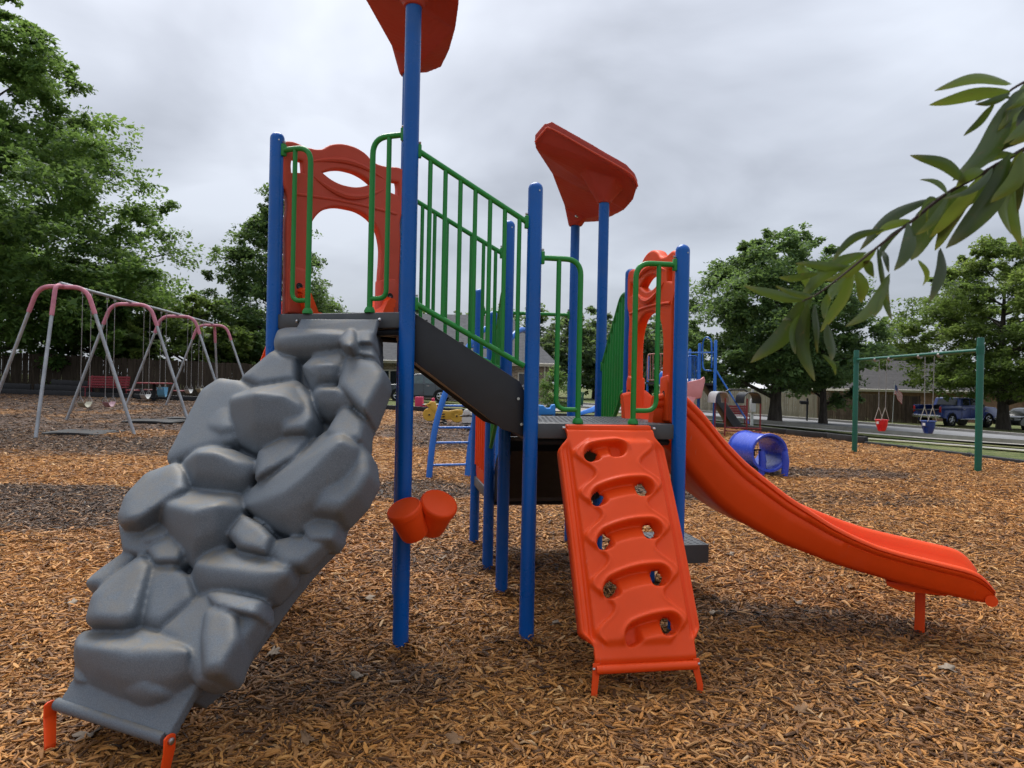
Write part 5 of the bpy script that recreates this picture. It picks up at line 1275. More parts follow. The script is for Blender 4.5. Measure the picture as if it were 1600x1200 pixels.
# spring riders
YEL = plastic('yellow_plastic', (.62, .36, .05), .45)
def coil(p, r, h, n, root):
    MB().tube([p + Vector((r * math.cos(a), r * math.sin(a), h * a / (6.283 * n))) for a in np.linspace(0, 6.283 * n, 16 * n)], .022, 6).build('coil_spring', BLKP, root)
yr = empty('spring_rider'); tag(yr, 'yellow motorcycle-shaped spring rider behind the blue ladder', 'spring rider'); pY = at(694, 600, 23.0); zY = 0.0
for px, py in ((671, 648), (714, 650)):
    c = at(px, py, 23.0); m4 = Matrix.Translation(c + Vector((0, .07, 0))) @ Matrix.Rotation(math.radians(90), 4, 'X')
    w = MB().lathe([(.14, -.0), (.20, .0), (.215, .02), (.215, .10), (.20, .12), (.14, .12)], 22, m4).build('wheel', YEL, yr)
    MB().lathe([(.03, -.01), (.15, .02), (.15, .10), (.03, .135)], 14, m4).build('wheel_disc', YEL, w); MB().lathe([(.03, .1), (.03, .15)], 10, m4).build('hub', BLKP, w)
MB().prism([at(x, y, 22.95) for x, y in ((667, 634), (672, 627), (680, 628), (684, 640), (700, 642), (712, 640), (722, 640), (724, 648), (706, 656), (690, 656), (676, 645))], Vector((0, .13, 0))).build('body', YEL, yr, bevel=.03)
MB().tube([at(664, 633, 22.8), at(676, 629, 23.0), at(668, 634, 23.3)], .025, 8).build('handlebar', YEL, yr)
coil(Vector((pY.x, 23.05, 0)), .10, .42, 5, yr); settle(yr, (pY.x, 23.0, 0))
wr = empty('spring_rider'); tag(wr, 'white animal spring rider right of the yellow one', 'spring rider'); WHT = plastic('white_plastic', (.62, .60, .56), .5); dW = 21.0; pW = at(730, 600, dW)
MB().prism([at(x, y, dW) for x, y in ((722, 646), (726, 643), (738, 644), (741, 650), (738, 668), (730, 671), (723, 668), (721, 655))], Vector((.05, .22, 0))).build('body', WHT, wr, bevel=.04)
MB().prism([at(x, y, dW - .05) for x, y in ((723, 643), (727, 639), (734, 640), (735, 648), (725, 650))], Vector((.03, .16, 0))).build('head', WHT, wr, bevel=.03)
MB().tube([at(719, 650, dW), at(741, 650, dW)], .02, 8).build('handle', BLKP, wr); MB().tube([at(720, 662, dW), at(741, 662, dW)], .02, 8).build('foot_rest', BLKP, wr)
coil(Vector((pW.x, dW + .1, 0)), .10, .24, 4, wr); settle(wr, (pW.x, dW, 0))
# pink toy train, blue play table, bin
tr_ = empty('toy_train'); tag(tr_, 'pink plastic ride-on toy train at the grass edge', 'toy'); dT = 32.0; zT = gz(-4, dT)
PNK = plastic('hot_pink_plastic', (.60, .05, .12), .5)
def bxp(x0, x1, y0, y1, d, dep, nm, m_, root): return MB().prism([at(x0, y0, d), at(x1, y0, d), at(x1, y1, d), at(x0, y1, d)], Vector((0, dep, 0))).build(nm, m_, root, bevel=.03)
bxp(648, 660, 620, 643, dT, .5, 'engine', PNK, tr_); bxp(660, 668, 632, 643, dT, .5, 'bonnet', PNK, tr_); bxp(673, 688, 633, 643, dT, .5, 'wagon', PNK, tr_); bxp(674, 678, 622, 633, dT, .4, 'wagon_back', PNK, tr_)
bxp(660, 690, 631.5, 633, dT - .05, .6, 'white_trim', WHT, tr_)
for px in (653, 663, 677, 686):
    c = at(px, 642, dT - .02); MB().lathe([(.05, -.02), (.12, 0), (.14, .02), (.14, .08), (.1, .1)], 14, Matrix.Translation(c) @ Matrix.Rotation(math.radians(90), 4, 'X')).build('wheel', PNK if px != 663 else REDP, tr_)
settle(tr_, (-4.0, dT, zT))
bt = empty('play_table'); tag(bt, 'low blue plastic play table beyond the lower deck', 'toy'); dB = 20.0; BLQ = plastic('sky_blue_plastic', (.03, .22, .60), .45)
MB().prism([at(x, y, dB) for x, y in ((842, 633), (850, 634), (853, 638), (860, 638), (862, 633), (868, 632), (868, 648), (842, 648))], Vector((0, .5, 0))).build('table_side', BLQ, bt, bevel=.02)
for px in (844, 866): p = at(px, 648, dB); MB().box((p.x, dB + .25, p.z / 2), (.06, .4, p.z + .02)).build('leg', BLQ, bt)
settle(bt, (at(855, 600, dB).x, dB, 0))
gb = at(905, 600, 52); bn = empty('wheeled_bin', (gb.x, 52, gz(gb.x, 52) + .05)); tag(bn, 'small dark green wheeled bin far behind the left grab rail', 'bin'); BG = plain('bin_green', (.02, .09, .06), .5)
MB().add([(-.28, -.3, .05), (.28, -.3, .05), (.28, .3, .05), (-.28, .3, .05), (-.34, -.36, .95), (.34, -.36, .95), (.34, .36, .95), (-.34, .36, .95)], [(0,3,2,1),(4,5,6,7),(0,1,5,4),(1,2,6,5),(2,3,7,6),(3,0,4,7)]).build('bin_body', BG, bn, bevel=.03); MB().box((0, 0, 1.0), (.72, .78, .07)).build('lid', BG, bn, bevel=.02)
for s_ in (-1, 1): MB().tube([(s_ * .25, .3, .1), (s_ * .32, .3, .1)], .1, 12).build('wheel', BLACK, bn)
# small red sign on a black stake
ps_ = at(600.5, 600, 36); sg_ = empty('yard_sign', (ps_.x, 36, gz(ps_.x, 36) + .03)); tag(sg_, 'small red sign on a thin black stake on the lawn', 'sign'); b0 = 0
MB().box((0, 0, .48), (.035, .035, 1.1)).build('stake', BLACK, sg_); MB().box((0, -.03, .88), (.34, .02, .30)).build('sign_plate', plain('sign_red', (.45, .02, .03), .5), sg_, bevel=.004); MB().box((0, -.03, .58), (.36, .02, .05)).build('sign_strip', plain('sign_red_strip', (.5, .06, .04), .5), sg_)
# mailbox, utility box, flag
mp = at(1262, 600, 43); mx = empty('mailbox', (mp.x, 43, gz(mp.x, 43) + .03)); tag(mx, 'black mailbox on a post at the far kerb', 'mailbox')
MB().box((0, 0, .65), (.09, .09, 1.5)).build('mailbox_post', BLACK, mx); MB().box((-.15, 0, 1.05), (.5, .06, .06)).build('arm', BLACK, mx)
MB().prism([(-.45, .1 * math.cos(a), 1.15 + .1 * math.sin(a) * (1 if math.sin(a) > 0 else .8)) for a in np.linspace(0, 6.283, 14, endpoint=False)], (.5, 0, 0)).build('box', BLACK, mx)
up = at(1176, 600, 29.5); ub = empty('utility_box', (up.x, 29.5, gz(up.x, 29.5))); tag(ub, 'pale grey electrical box on a post beside the oak trunk', 'utility box')
GB = plain('pale_grey_box', (.42, .43, .43), .5); MB().box((0, 0, .8), (.1, .1, 1.8)).build('box_post', GB, ub); MB().box((-.02, -.12, 1.0), (.22, .16, .55)).build('box', GB, ub, bevel=.02); MB().box((-.02, -.205, 1.0), (.18, .01, .48)).build('box_door', GB, ub)
def flag():
    t = NT('striped_flag_cloth'); uv = t.N('ShaderNodeAttribute', attribute_name='fu').outputs['Fac']; vv = t.N('ShaderNodeAttribute', attribute_name='fv').outputs['Fac']
    st = t.math('MODULO', t.math('FLOOR', t.math('MULTIPLY', vv, 12.99)), 2.0); st = t.math('LESS_THAN', st, .5)
    c = t.mix(st, (.80, .78, .78), (.62, .06, .08)); can = t.math('MULTIPLY', t.math('LESS_THAN', uv, .42), t.math('GREATER_THAN', vv, .46))
    star = t.math('MULTIPLY', t.math('LESS_THAN', t.math('PINGPONG', t.math('MULTIPLY', uv, 14.0), .5), .16), t.math('LESS_THAN', t.math('PINGPONG', t.math('MULTIPLY', vv, 16.0), .5), .16))
    t.col(t.mix(can, c, t.mix(star, (.04, .08, .32), (.75, .75, .78)))); t.set(.8, .2)
    d = 46.5; base = at(1394.5, 640, d); root = empty('flag', (base.x, d, gz(base.x, d))); tag(root, 'small stars and stripes flag on a thin pole above the brown fence', 'flag')
    p0 = Vector((0, 0, -.2)); p1 = at(1398, 596, d) - root.location; MB().tube([p0, p1], .018, 8).build('pole', plain('flag_pole', (.55, .55, .55), .4), root)
    nu, nv = 24, 16; X = []; fu = []; fv = []
    tp = at(1398.4, 601, d) - root.location; lw = at(1397, 616, d) - root.location
    for j in range(nv + 1):
        for i in range(nu + 1):
            u_, v_ = i / nu, j / nv; h = lw.lerp(tp, v_); X.append(h + Vector((.50 * u_ + .03 * math.sin(9 * u_), -.03 * math.sin(7 * u_ + 2 * v_), -.70 * u_ ** 1.25 + .02 * math.sin(8 * u_)))); fu.append(u_); fv.append(v_)
    F_ = [(j*(nu+1)+i, j*(nu+1)+i+1, (j+1)*(nu+1)+i+1, (j+1)*(nu+1)+i) for j in range(nv) for i in range(nu)]
    bulk('flag_cloth', np.array([tuple(x) for x in X]), np.array(F_), t.m, root, {'fu': fu, 'fv': fv})
flag()

# ------------------------------------------------------------------ houses
def brick_mat():
    t = NT('buff_brick'); g = t.N('ShaderNodeNewGeometry'); s = t.N('ShaderNodeSeparateXYZ'); t.l.new(g.outputs['Position'], s.inputs[0]); c = t.N('ShaderNodeCombineXYZ'); t.l.new(t.math('ADD', s.outputs[0], s.outputs[1]), c.inputs[0]); t.l.new(s.outputs[2], c.inputs[1])
    b = t.N('ShaderNodeTexBrick', {'Scale': 1.0, 'Mortar Size': .012, 'Brick Width': .30, 'Row Height': .105, 'Bias': 0.0}); t.l.new(c.outputs[0], b.inputs['Vector'])
    b.inputs['Color1'].default_value = (.30, .22, .15, 1); b.inputs['Color2'].default_value = (.10, .075, .055, 1); b.inputs['Mortar'].default_value = (.38, .34, .28, 1)
    t.col(b.outputs[0]); t.set(.85, .2); t.bump(b.outputs['Fac'], -.5, .01); return t.m
def shingle_mat(name, a, b_):
    t = NT(name); p = t.N('ShaderNodeNewGeometry').outputs['Position']; n_ = t.noise(1.0, 4, .7, vec=t.mapping(p, (3, 3, 12))); n2_ = t.noise(.5, 3, .6, vec=p)
    t.col(t.mix(t.math('MULTIPLY', n2_, .35), t.ramp(n_, [(.3, a), (.7, b_)]), tuple(.5 * k for k in a))); t.set(.9, .2); t.bump(n_, .5, .02); return t.m
BRICK = brick_mat(); SH1 = shingle_mat('grey_shingle', (.085, .085, .09), (.17, .17, .175)); SH2 = shingle_mat('dark_shingle', (.050, .047, .047), (.10, .095, .092)); TRIM = plain('cream_trim', (.52, .48, .40), .6, .3, var=.1); GLASS = plain('dark_window_glass', (.02, .025, .03), .08, .6, var=.1)
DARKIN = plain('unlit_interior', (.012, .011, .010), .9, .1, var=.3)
def house(name, x0, x1, y0, y1, zg, eave, ridge, roofm, label, over=.5, openings=(), windows=(), brick=BRICK, hip=3.5):
    root = empty(name, ((x0 + x1) / 2, (y0 + y1) / 2, zg)); tag(root, label, 'house'); cx, cy = (x0 + x1) / 2, (y0 + y1) / 2; X0, X1, Y0, Y1 = x0 - cx, x1 - cx, y0 - cy, y1 - cy
    # front wall in pieces round the openings
    cuts = sorted(openings); xs = X0
    for a, b, h in cuts:
        a -= cx; b -= cx
        if a > xs: MB().box(((xs + a) / 2, Y0 + .1, eave / 2 - .15), (a - xs, .2, eave + .3)).build('wall', brick, root, False)
        MB().box(((a + b) / 2, Y0 + .1, (h + eave) / 2), (b - a - .004, .196, eave - h)).build('lintel', brick, root, False)
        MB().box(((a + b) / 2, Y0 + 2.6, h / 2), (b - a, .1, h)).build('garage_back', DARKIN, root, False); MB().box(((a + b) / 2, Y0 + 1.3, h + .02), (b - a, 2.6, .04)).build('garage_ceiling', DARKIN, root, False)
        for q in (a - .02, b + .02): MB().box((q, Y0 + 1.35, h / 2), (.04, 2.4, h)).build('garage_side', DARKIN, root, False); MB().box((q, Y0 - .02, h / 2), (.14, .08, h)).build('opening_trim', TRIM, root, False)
        xs = b
    MB().box(((xs + X1) / 2, Y0 + .1, eave / 2 - .15), (X1 - xs, .2, eave + .3)).build('wall', brick, root, False)
    for q, l in ((X0 + .1, 0), (X1 - .1, 0)): MB().box((q, (Y0 + Y1) / 2 + .1, eave / 2 - .15), (.196, Y1 - Y0 - .2, eave + .296)).build('wall', brick, root, False)
    for a, b, z0, z1 in windows:
        a -= cx; b -= cx; w = MB().box(((a + b) / 2, Y0 - .01, (z0 + z1) / 2), (b - a, .05, z1 - z0)).build('window', TRIM, root, bevel=.01)
        for k in (0, 1): MB().box(((a + b) / 2 + (k - .5) * (b - a) * .46, Y0 - .037, (z0 + z1) / 2), ((b - a) * .40, .01, (z1 - z0) * .86)).build('pane', GLASS, w, False)
        MB().box(((a + b) / 2, Y0 - .05, z0 - .04), (b - a + .12, .12, .06)).build('sill', TRIM, w, False)
    e0, e1, f0, f1 = X0 - over, X1 + over, Y0 - over, Y1 + over
    v = [(e0, f0, eave), (e1, f0, eave), (e1, f1, eave), (e0, f1, eave), (e0 + hip, 0, ridge), (e1 - hip, 0, ridge)]
    MB().add(v, [(0, 1, 5, 4), (2, 3, 4, 5), (1, 2, 5), (3, 0, 4), (3, 2, 1, 0)]).build('roof', roofm, root, False)
    for a, b in (((e0, f0), (e1, f0)), ((e1, f0), (e1, f1)), ((e0, f0), (e0, f1))):
        ctr = ((a[0] + b[0]) / 2, (a[1] + b[1]) / 2, eave - .10); MB().box(ctr, (abs(b[0] - a[0]) + .04 if a[1] == b[1] else .05, abs(b[1] - a[1]) + .04 if a[0] == b[0] else .05, .20)).build('fascia', TRIM, root, False)
    MB().tube([(e0, f0 - .07, eave - .04), (e1, f0 - .07, eave - .04)], .06, 8).build('gutter', TRIM, root); MB().tube([(X1 - .3, Y0 - .1, eave - .1), (X1 - .3, Y0 - .1, .05)], .045, 8).build('downspout', TRIM, root)
    return root
house('brick_house', -18.5, 2.6, 50, 60, gz(-6, 50) + .0, 2.75, 6.6, SH1, 'low buff brick house with grey shingle roof behind the parked SUV', openings=((-3.9, -.6, 2.2),), windows=((-9.6, -7.8, .9, 2.1), (-14.5, -12.7, .9, 2.1), (.4, 1.6, .9, 2.1)), over=.6)
house('brick_house', 28.6, 44, 60, 71, gz(32, 60), 2.5, 5.2, SH2, 'brown brick house with dark roof and white fascia behind the pickup', windows=((31, 32.4, .9, 2.0),), brick=plain('brown_brick', (.20, .12, .075), .9, .2, var=.3, scale=9), hip=4.5)
house('brick_house', 27.0, 35, 76, 86, gz(30, 70), 2.9, 5.6, SH1, 'house with pale grey roof behind the dark-roofed house', brick=plain('pale_siding', (.4, .38, .34), .8, .2), hip=3.5)
sh_ = empty('metal_shed', (18.5, 60, gz(18.5, 60))); tag(sh_, 'long white metal shed behind the tan fence', 'shed'); WM = plain('white_metal', (.62, .62, .62), .5, .4, var=.08)
MB().box((0, 0, 1.0), (11, 4, 2.0)).build('wall', WM, sh_, False); MB().add([(-5.8, -2.4, 2.0), (5.8, -2.4, 2.0), (5.8, 2.4, 2.0), (-5.8, 2.4, 2.0), (-5.8, 0, 2.7), (5.8, 0, 2.7)], [(0, 1, 5, 4), (2, 3, 4, 5), (1, 2, 5), (3, 0, 4), (3, 2, 1, 0)]).build('roof', WM, sh_, False)

# ------------------------------------------------------------------ vehicles
CHROME = plain('bright_alloy', (.62, .62, .64), .22, .5, metal=.9, var=.08); TYRE = plain('tyre_rubber', (.012, .012, .013), .75, .25, var=.2); TAIL = plain('tail_lamp_red', (.45, .01, .012), .15, .6, var=.1); HEAD = plain('head_lamp', (.55, .55, .58), .1, .6, var=.1)
def paint(name, c):
    t = NT(name); t.col(t.ramp(t.noise(2.5, 3), [(.3, tuple(.92 * k for k in c)), (.7, c)])); t.set(.32, .5, .15, .6); t.b.inputs['Coat Roughness'].default_value = .06; return t.m
def car(name, loc, rz, m_, side, belt, glass, wheels, wid, wr_, label, cat, roof_in=.14, extra=None, cladding=None, glass_m=GLASS):
    """x forward; side: closed outline (x, z) of the lower body; belt: cabin outline; glass: list of window outlines"""
    root = empty(name, loc, rz); tag(root, label, cat); hw = wid / 2
    # lower body: outline lofted across the width with rounded shoulders, wheel arches cut in the outline
    secs = [(-hw, .93), (-hw * .97, 1.0), (-hw * .6, 1.012), (0, 1.02), (hw * .6, 1.012), (hw * .97, 1.0), (hw, .93)]
    def loft(out, taper):
        v = []; f = []; n = len(out); zc = min(p[1] for p in out); 
        for y, k in secs:
            for x, z_ in out: v.append((x * (.985 + .015 * (k > .95)), y * (1 - taper * max(0, (z_ - zc)) ), z_ if k >= 1 else z_ - .015))
        m2 = len(secs)
        for i in range(m2 - 1):
            for j in range(n): f.append((i*n+j, i*n+(j+1) % n, (i+1)*n+(j+1) % n, (i+1)*n+j))
        f += [tuple(range(n)), tuple((m2-1)*n + j for j in range(n))[::-1]]; return v, f
    MB().add(*loft(side, .04)).build('body', m_, root, True, 35)
    if belt: MB().add(*loft(belt, roof_in)).build('cabin', m_, root, True, 35)
    zb = min(p[1] for p in belt) if belt else 0
    for gl in glass:
        for s_ in (-1, 1):
            pts = [(x, s_ * (hw * (1 - roof_in * (z_ - zb)) + .006), z_) for x, z_ in gl]; MB().prism(pts, (0, s_ * .006, 0)).build('window', glass_m, root, False)
    for x in wheels:
        for s_ in (-1, 1):
            mt_ = Matrix.Translation((x, s_ * (hw - .10), wr_)) @ Matrix.Rotation(math.radians(-90 * s_), 4, 'X')
            w = MB().lathe([(wr_ * .62, -.11), (wr_ * .95, -.11), (wr_, -.07), (wr_, .07), (wr_ * .95, .11), (wr_ * .62, .11)], 26, mt_).build('wheel', TYRE, root)
            MB().lathe([(wr_ * .64, .06), (wr_ * .66, .10), (wr_ * .60, .115), (wr_ * .56, .09), (wr_ * .2, .07), (.003, .07)], 26, mt_).build('rim_barrel', BLACK, w)
            for k in range(5): a = 6.283 * k / 5; c_, d_ = math.cos(a), math.sin(a); MB().tube([mt_ @ Vector((0, 0, .10)), mt_ @ Vector((c_ * wr_ * .6, d_ * wr_ * .6, .112))], [wr_ * .15, wr_ * .12], 8).build('spoke', CHROME, w)
            MB().tube([mt_ @ Vector((wr_ * .62 * math.cos(a), wr_ * .62 * math.sin(a), .108)) for a in np.linspace(0, 6.283, 25)], wr_ * .05, 6, cap=False).build('rim_lip', CHROME, w)
            # dark wheel well and arch lip
            MB().lathe([(wr_ * 1.16, -.2), (wr_ * 1.16, .104)], 22, mt_).build('wheel_well', BLACK, root)
            MB().tube([mt_ @ Vector((wr_ * 1.19 * math.cos(a), wr_ * 1.19 * math.sin(a), .106)) for a in np.linspace(0, math.pi, 16)] if False else [Vector((x + wr_ * 1.2 * math.cos(a), s_ * (hw + .008), wr_ + wr_ * 1.2 * math.sin(a))) for a in np.linspace(-.15, math.pi + .15, 18)], .028, 6).build('arch_trim', cladding or m_, root)
    if extra: extra(root, hw)
    return root
SUVG = paint('dark_grey_blue_paint', (.060, .075, .090))
def suv_extra(root, hw):
    for s_ in (-1, 1):
        MB().box((2.06, s_ * .62, .86), (.16, .34, .17)).build('headlight', HEAD, root, bevel=.03); MB().box((-2.14, s_ * .74, 1.0), (.10, .16, .42)).build('tail_light', TAIL, root, bevel=.02); MB().box((.78, s_ * (hw + .09), 1.13), (.12, .16, .13)).build('mirror', SUVG, root, bevel=.03)
        MB().tube([(.75, s_ * .62, 1.74), (-1.7, s_ * .62, 1.75)], .022, 8).build('roof_rail', BLACK, root); MB().box((-.1, s_ * (hw - .005), .33), (2.0, .03, .14)).build('sill_trim', BLKP, root, bevel=.01)
        for x in (.40, -.55): MB().box((x, s_ * (hw + .012), .98), (.16, .03, .03)).build('door_handle', CHROME, root)
        for x in (.72, -.28, -1.02): MB().box((x, s_ * (hw - .003), .72), (.008, .012, .66)).build('door_seam', BLACK, root)
    MB().box((2.17, 0, .50), (.10, 1.6, .26)).build('bumper', BLKP, root, bevel=.03); MB().box((2.19, 0, .78), (.04, .8, .16)).build('grille', BLACK, root, bevel=.01); MB().box((-2.2, 0, .52), (.1, 1.6, .26)).build('bumper', BLKP, root, bevel=.03)
    MB().prism([(.98, -.66, 1.10), (.98, .66, 1.10), (.44, .56, 1.63), (.44, -.56, 1.63)], (.03, 0, .03)).build('windscreen', GLASS, root, False)
car('parked_suv', (at(658, 600, 44.5).x, 44.5, gz(-6, 44.5) + .06), math.pi, SUVG,
    [(2.18, .38), (2.2, .72), (2.1, .93), (1.85, 1.02), (1.0, 1.10), (-2.1, 1.12), (-2.2, .95), (-2.22, .40), (-1.8, .30), (1.8, .30)],
    [(1.02, 1.08), (.42, 1.66), (.1, 1.73), (-1.5, 1.74), (-1.85, 1.66), (-2.16, 1.10)],
    [[(.72, 1.14), (.36, 1.58), (-.22, 1.60), (-.22, 1.14)], [(-.34, 1.14), (-.34, 1.60), (-1.02, 1.60), (-1.10, 1.14)], [(-1.22, 1.14), (-1.14, 1.60), (-1.62, 1.58), (-1.92, 1.14)]], (1.35, -1.32), 1.78, .35, 'dark grey SUV parked side-on in front of the brick house', 'car', .16, suv_extra, BLKP, plain('tinted_window', (.10, .14, .15), .08, .6, var=.2))
TRK = paint('blue_truck_paint', (.014, .05, .30))
def trk_extra(root, hw):
    for s_ in (-1, 1):
        MB().box((-2.92, s_ * (hw - .08), 1.12), (.06, .14, .40)).build('tail_light', TAIL, root, bevel=.02); MB().box((2.95, s_ * .72, 1.0), (.10, .34, .22)).build('headlight', HEAD, root, bevel=.03); MB().box((1.15, s_ * (hw + .12), 1.38), (.12, .2, .22)).build('mirror', BLKP, root, bevel=.03)
        MB().tube([(1.3, s_ * (hw + .02), .48), (-1.1, s_ * (hw + .02), .48)], .055, 8).build('running_board', CHROME, root)
        MB().box((-1.9, s_ * (hw - .06), 1.24), (2.05, .09, .32)).build('bed_side', TRK, root, bevel=.02)
        for x in (.3, -.65): MB().box((x, s_ * (hw + .012), 1.15), (.2, .03, .04)).build('door_handle', CHROME, root)
        for x in (1.05, .02, -.84): MB().box((x, s_ * (hw - .002), .9), (.008, .012, .70)).build('door_seam', BLACK, root)
    MB().box((-1.9, 0, 1.095), (2.0, 1.6, .02)).build('bed_liner', BLACK, root); MB().box((-.9, 0, 1.25), (.05, 1.7, .32)).build('bed_front', BLACK, root)
    MB().box((-3.18, 0, 1.06), (.52, 1.55, .07)).build('tailgate', BLKP, root, bevel=.02); MB().box((-2.98, 0, .66), (.22, 1.9, .20)).build('bumper', CHROME, root, bevel=.04); MB().box((2.98, 0, .64), (.2, 1.9, .26)).build('bumper', CHROME, root, bevel=.04); MB().box((3.0, 0, 1.0), (.05, 1.0, .34)).build('grille', BLACK, root, bevel=.02)
    MB().prism([(-.93, -.72, 1.42), (-.93, .72, 1.42), (-.80, .66, 1.86), (-.80, -.66, 1.86)], (-.03, 0, .01)).build('rear_window', GLASS, root, False); MB().prism([(1.42, -.76, 1.38), (1.42, .76, 1.38), (.72, .66, 1.86), (.72, -.66, 1.86)], (.03, 0, .03)).build('windscreen', GLASS, root, False)
    MB().box((1.75, -hw + .0, 1.05), (.35, .012, .10)).build('badge', CHROME, root)
tp = at(1494, 600, 48.5)
car('pickup_truck', (tp.x, 48.5, gz(tp.x, 48.5) + .04), math.radians(24), TRK,
    [(2.98, .62), (2.98, 1.15), (2.8, 1.28), (1.5, 1.36), (-.86, 1.40), (-.9, 1.09), (-2.9, 1.09), (-2.92, .66), (-2.4, .52), (2.6, .50)],
    [(1.48, 1.34), (.74, 1.88), (.4, 1.93), (-.6, 1.93), (-.84, 1.86), (-.92, 1.36)],
    [[(1.10, 1.42), (.66, 1.82), (.08, 1.84), (.08, 1.42)], [(-.04, 1.42), (-.04, 1.84), (-.62, 1.82), (-.74, 1.42)]], (1.95, -1.85), 2.0, .42, 'dark blue pickup truck with lowered tailgate under the tree', 'truck', .22, trk_extra)
cp_ = at(1592, 600, 47)
def sed_extra(root, hw):
    for s_ in (-1, 1): MB().box((2.18, s_ * .62, .68), (.14, .32, .14)).build('headlight', HEAD, root, bevel=.03); MB().box((-2.2, s_ * .62, .78), (.1, .3, .14)).build('tail_light', TAIL, root, bevel=.02)
    MB().box((2.26, 0, .5), (.03, .36, .16)).build('number_plate', plain('plate_white', (.6, .6, .6), .5), root); MB().box((2.22, 0, .5), (.1, 1.5, .26)).build('bumper', BLKP, root, bevel=.04)
car('parked_car', (cp_.x + .6, 47, gz(cp_.x, 47) + .04), math.radians(205), paint('black_paint', (.012, .012, .014)),
    [(2.25, .35), (2.25, .62), (2.0, .80), (.9, .92), (-1.4, .95), (-2.2, .90), (-2.28, .5), (-1.9, .28), (1.9, .28)], [(1.0, .9), (.3, 1.36), (-.3, 1.42), (-1.0, 1.34), (-1.6, .93)], [[(.7, .96), (.25, 1.30), (-.3, 1.35), (-.3, .96)], [(-.4, .96), (-.4, 1.35), (-.95, 1.27), (-1.25, .96)]], (1.35, -1.35), 1.75, .33, 'black car nosing in at the right edge beyond the tree trunk', 'car', .3, sed_extra)

# ------------------------------------------------------------------ fallen leaves and the branch near the lens
DEAD = plain('pale_dead_leaf', (.27, .22, .17), .8, .2, var=.25, scale=30); DEAD2 = plain('brown_dead_leaf', (.22, .13, .07), .8, .2, var=.25, scale=30)
def dead_leaf(px, py, size, rz, m_, seed, label):
    r = random.Random(seed); p = ground(px, py); n = 26; mid = []; L = size
    pts = []
    for k in range(n):
        a = 6.283 * k / n; lob = .62 + .38 * abs(math.sin(a * 3.5)) ** 1.3; x = math.cos(a) * L * .5 * (1.25 if lob > .8 else 1.0) * lob; y = math.sin(a) * L * .38 * lob
        pts.append(Vector((x, y, .012 * math.sin(a * 2 + seed) + .25 * (y * y) / L + r.uniform(0, .006))))
    v = [Vector((0, 0, .0))] + pts; f = [(0, 1 + k, 1 + (k + 1) % n) for k in range(n)]
    o = mk('fallen_leaf', v, f, m_, None, True, 0); o.location = (p.x, p.y, float(bed_z(p.x, p.y)) + .028); o.rotation_euler = (r.uniform(-.25, .25), r.uniform(-.25, .25), rz); s_ = o.modifiers.new('t', 'SOLIDIFY'); s_.thickness = .0015
    tag(o, label, 'leaf', 'dead leaves lying on the wood chips')
for i, (px, py, sz, m_, lb) in enumerate(((573, 940, .13, 0, 'pale dead oak leaf between the rock climber and the tall post'), (425, 1030, .12, 0, 'pale dead leaf right of the rock climber base'), (562, 1068, .10, 0, 'small pale leaf below the tall post'), (140, 1156, .13, 0, 'pale leaf beside the rock climber front feet'), (110, 950, .12, 0, 'pale leaf left of the rock climber prong'), (1118, 970, .11, 0, 'pale leaf right of the orange climber'), (1245, 948, .10, 0, 'pale leaf in the hollow below the slide'), (1140, 875, .09, 0, 'small pale leaf beside the grey transfer step'),
        (1330, 925, .09, 1, 'brown leaf below the slide middle'), (715, 1170, .11, 1, 'brown leaf at the bottom middle of the picture'), (1250, 1120, .10, 1, 'brown leaf at the lower right on the chips'), (1480, 1060, .10, 0, 'pale leaf right of the slide leg'), (870, 985, .10, 0, 'pale leaf between the front post and orange climber'), (480, 1165, .10, 1, 'brown leaf at the bottom left of centre'), (690, 880, .09, 0, 'small pale leaf under the drums'))):
    dead_leaf(px, py, sz * .8, i * 1.37, (DEAD, DEAD2)[m_], i, lb)
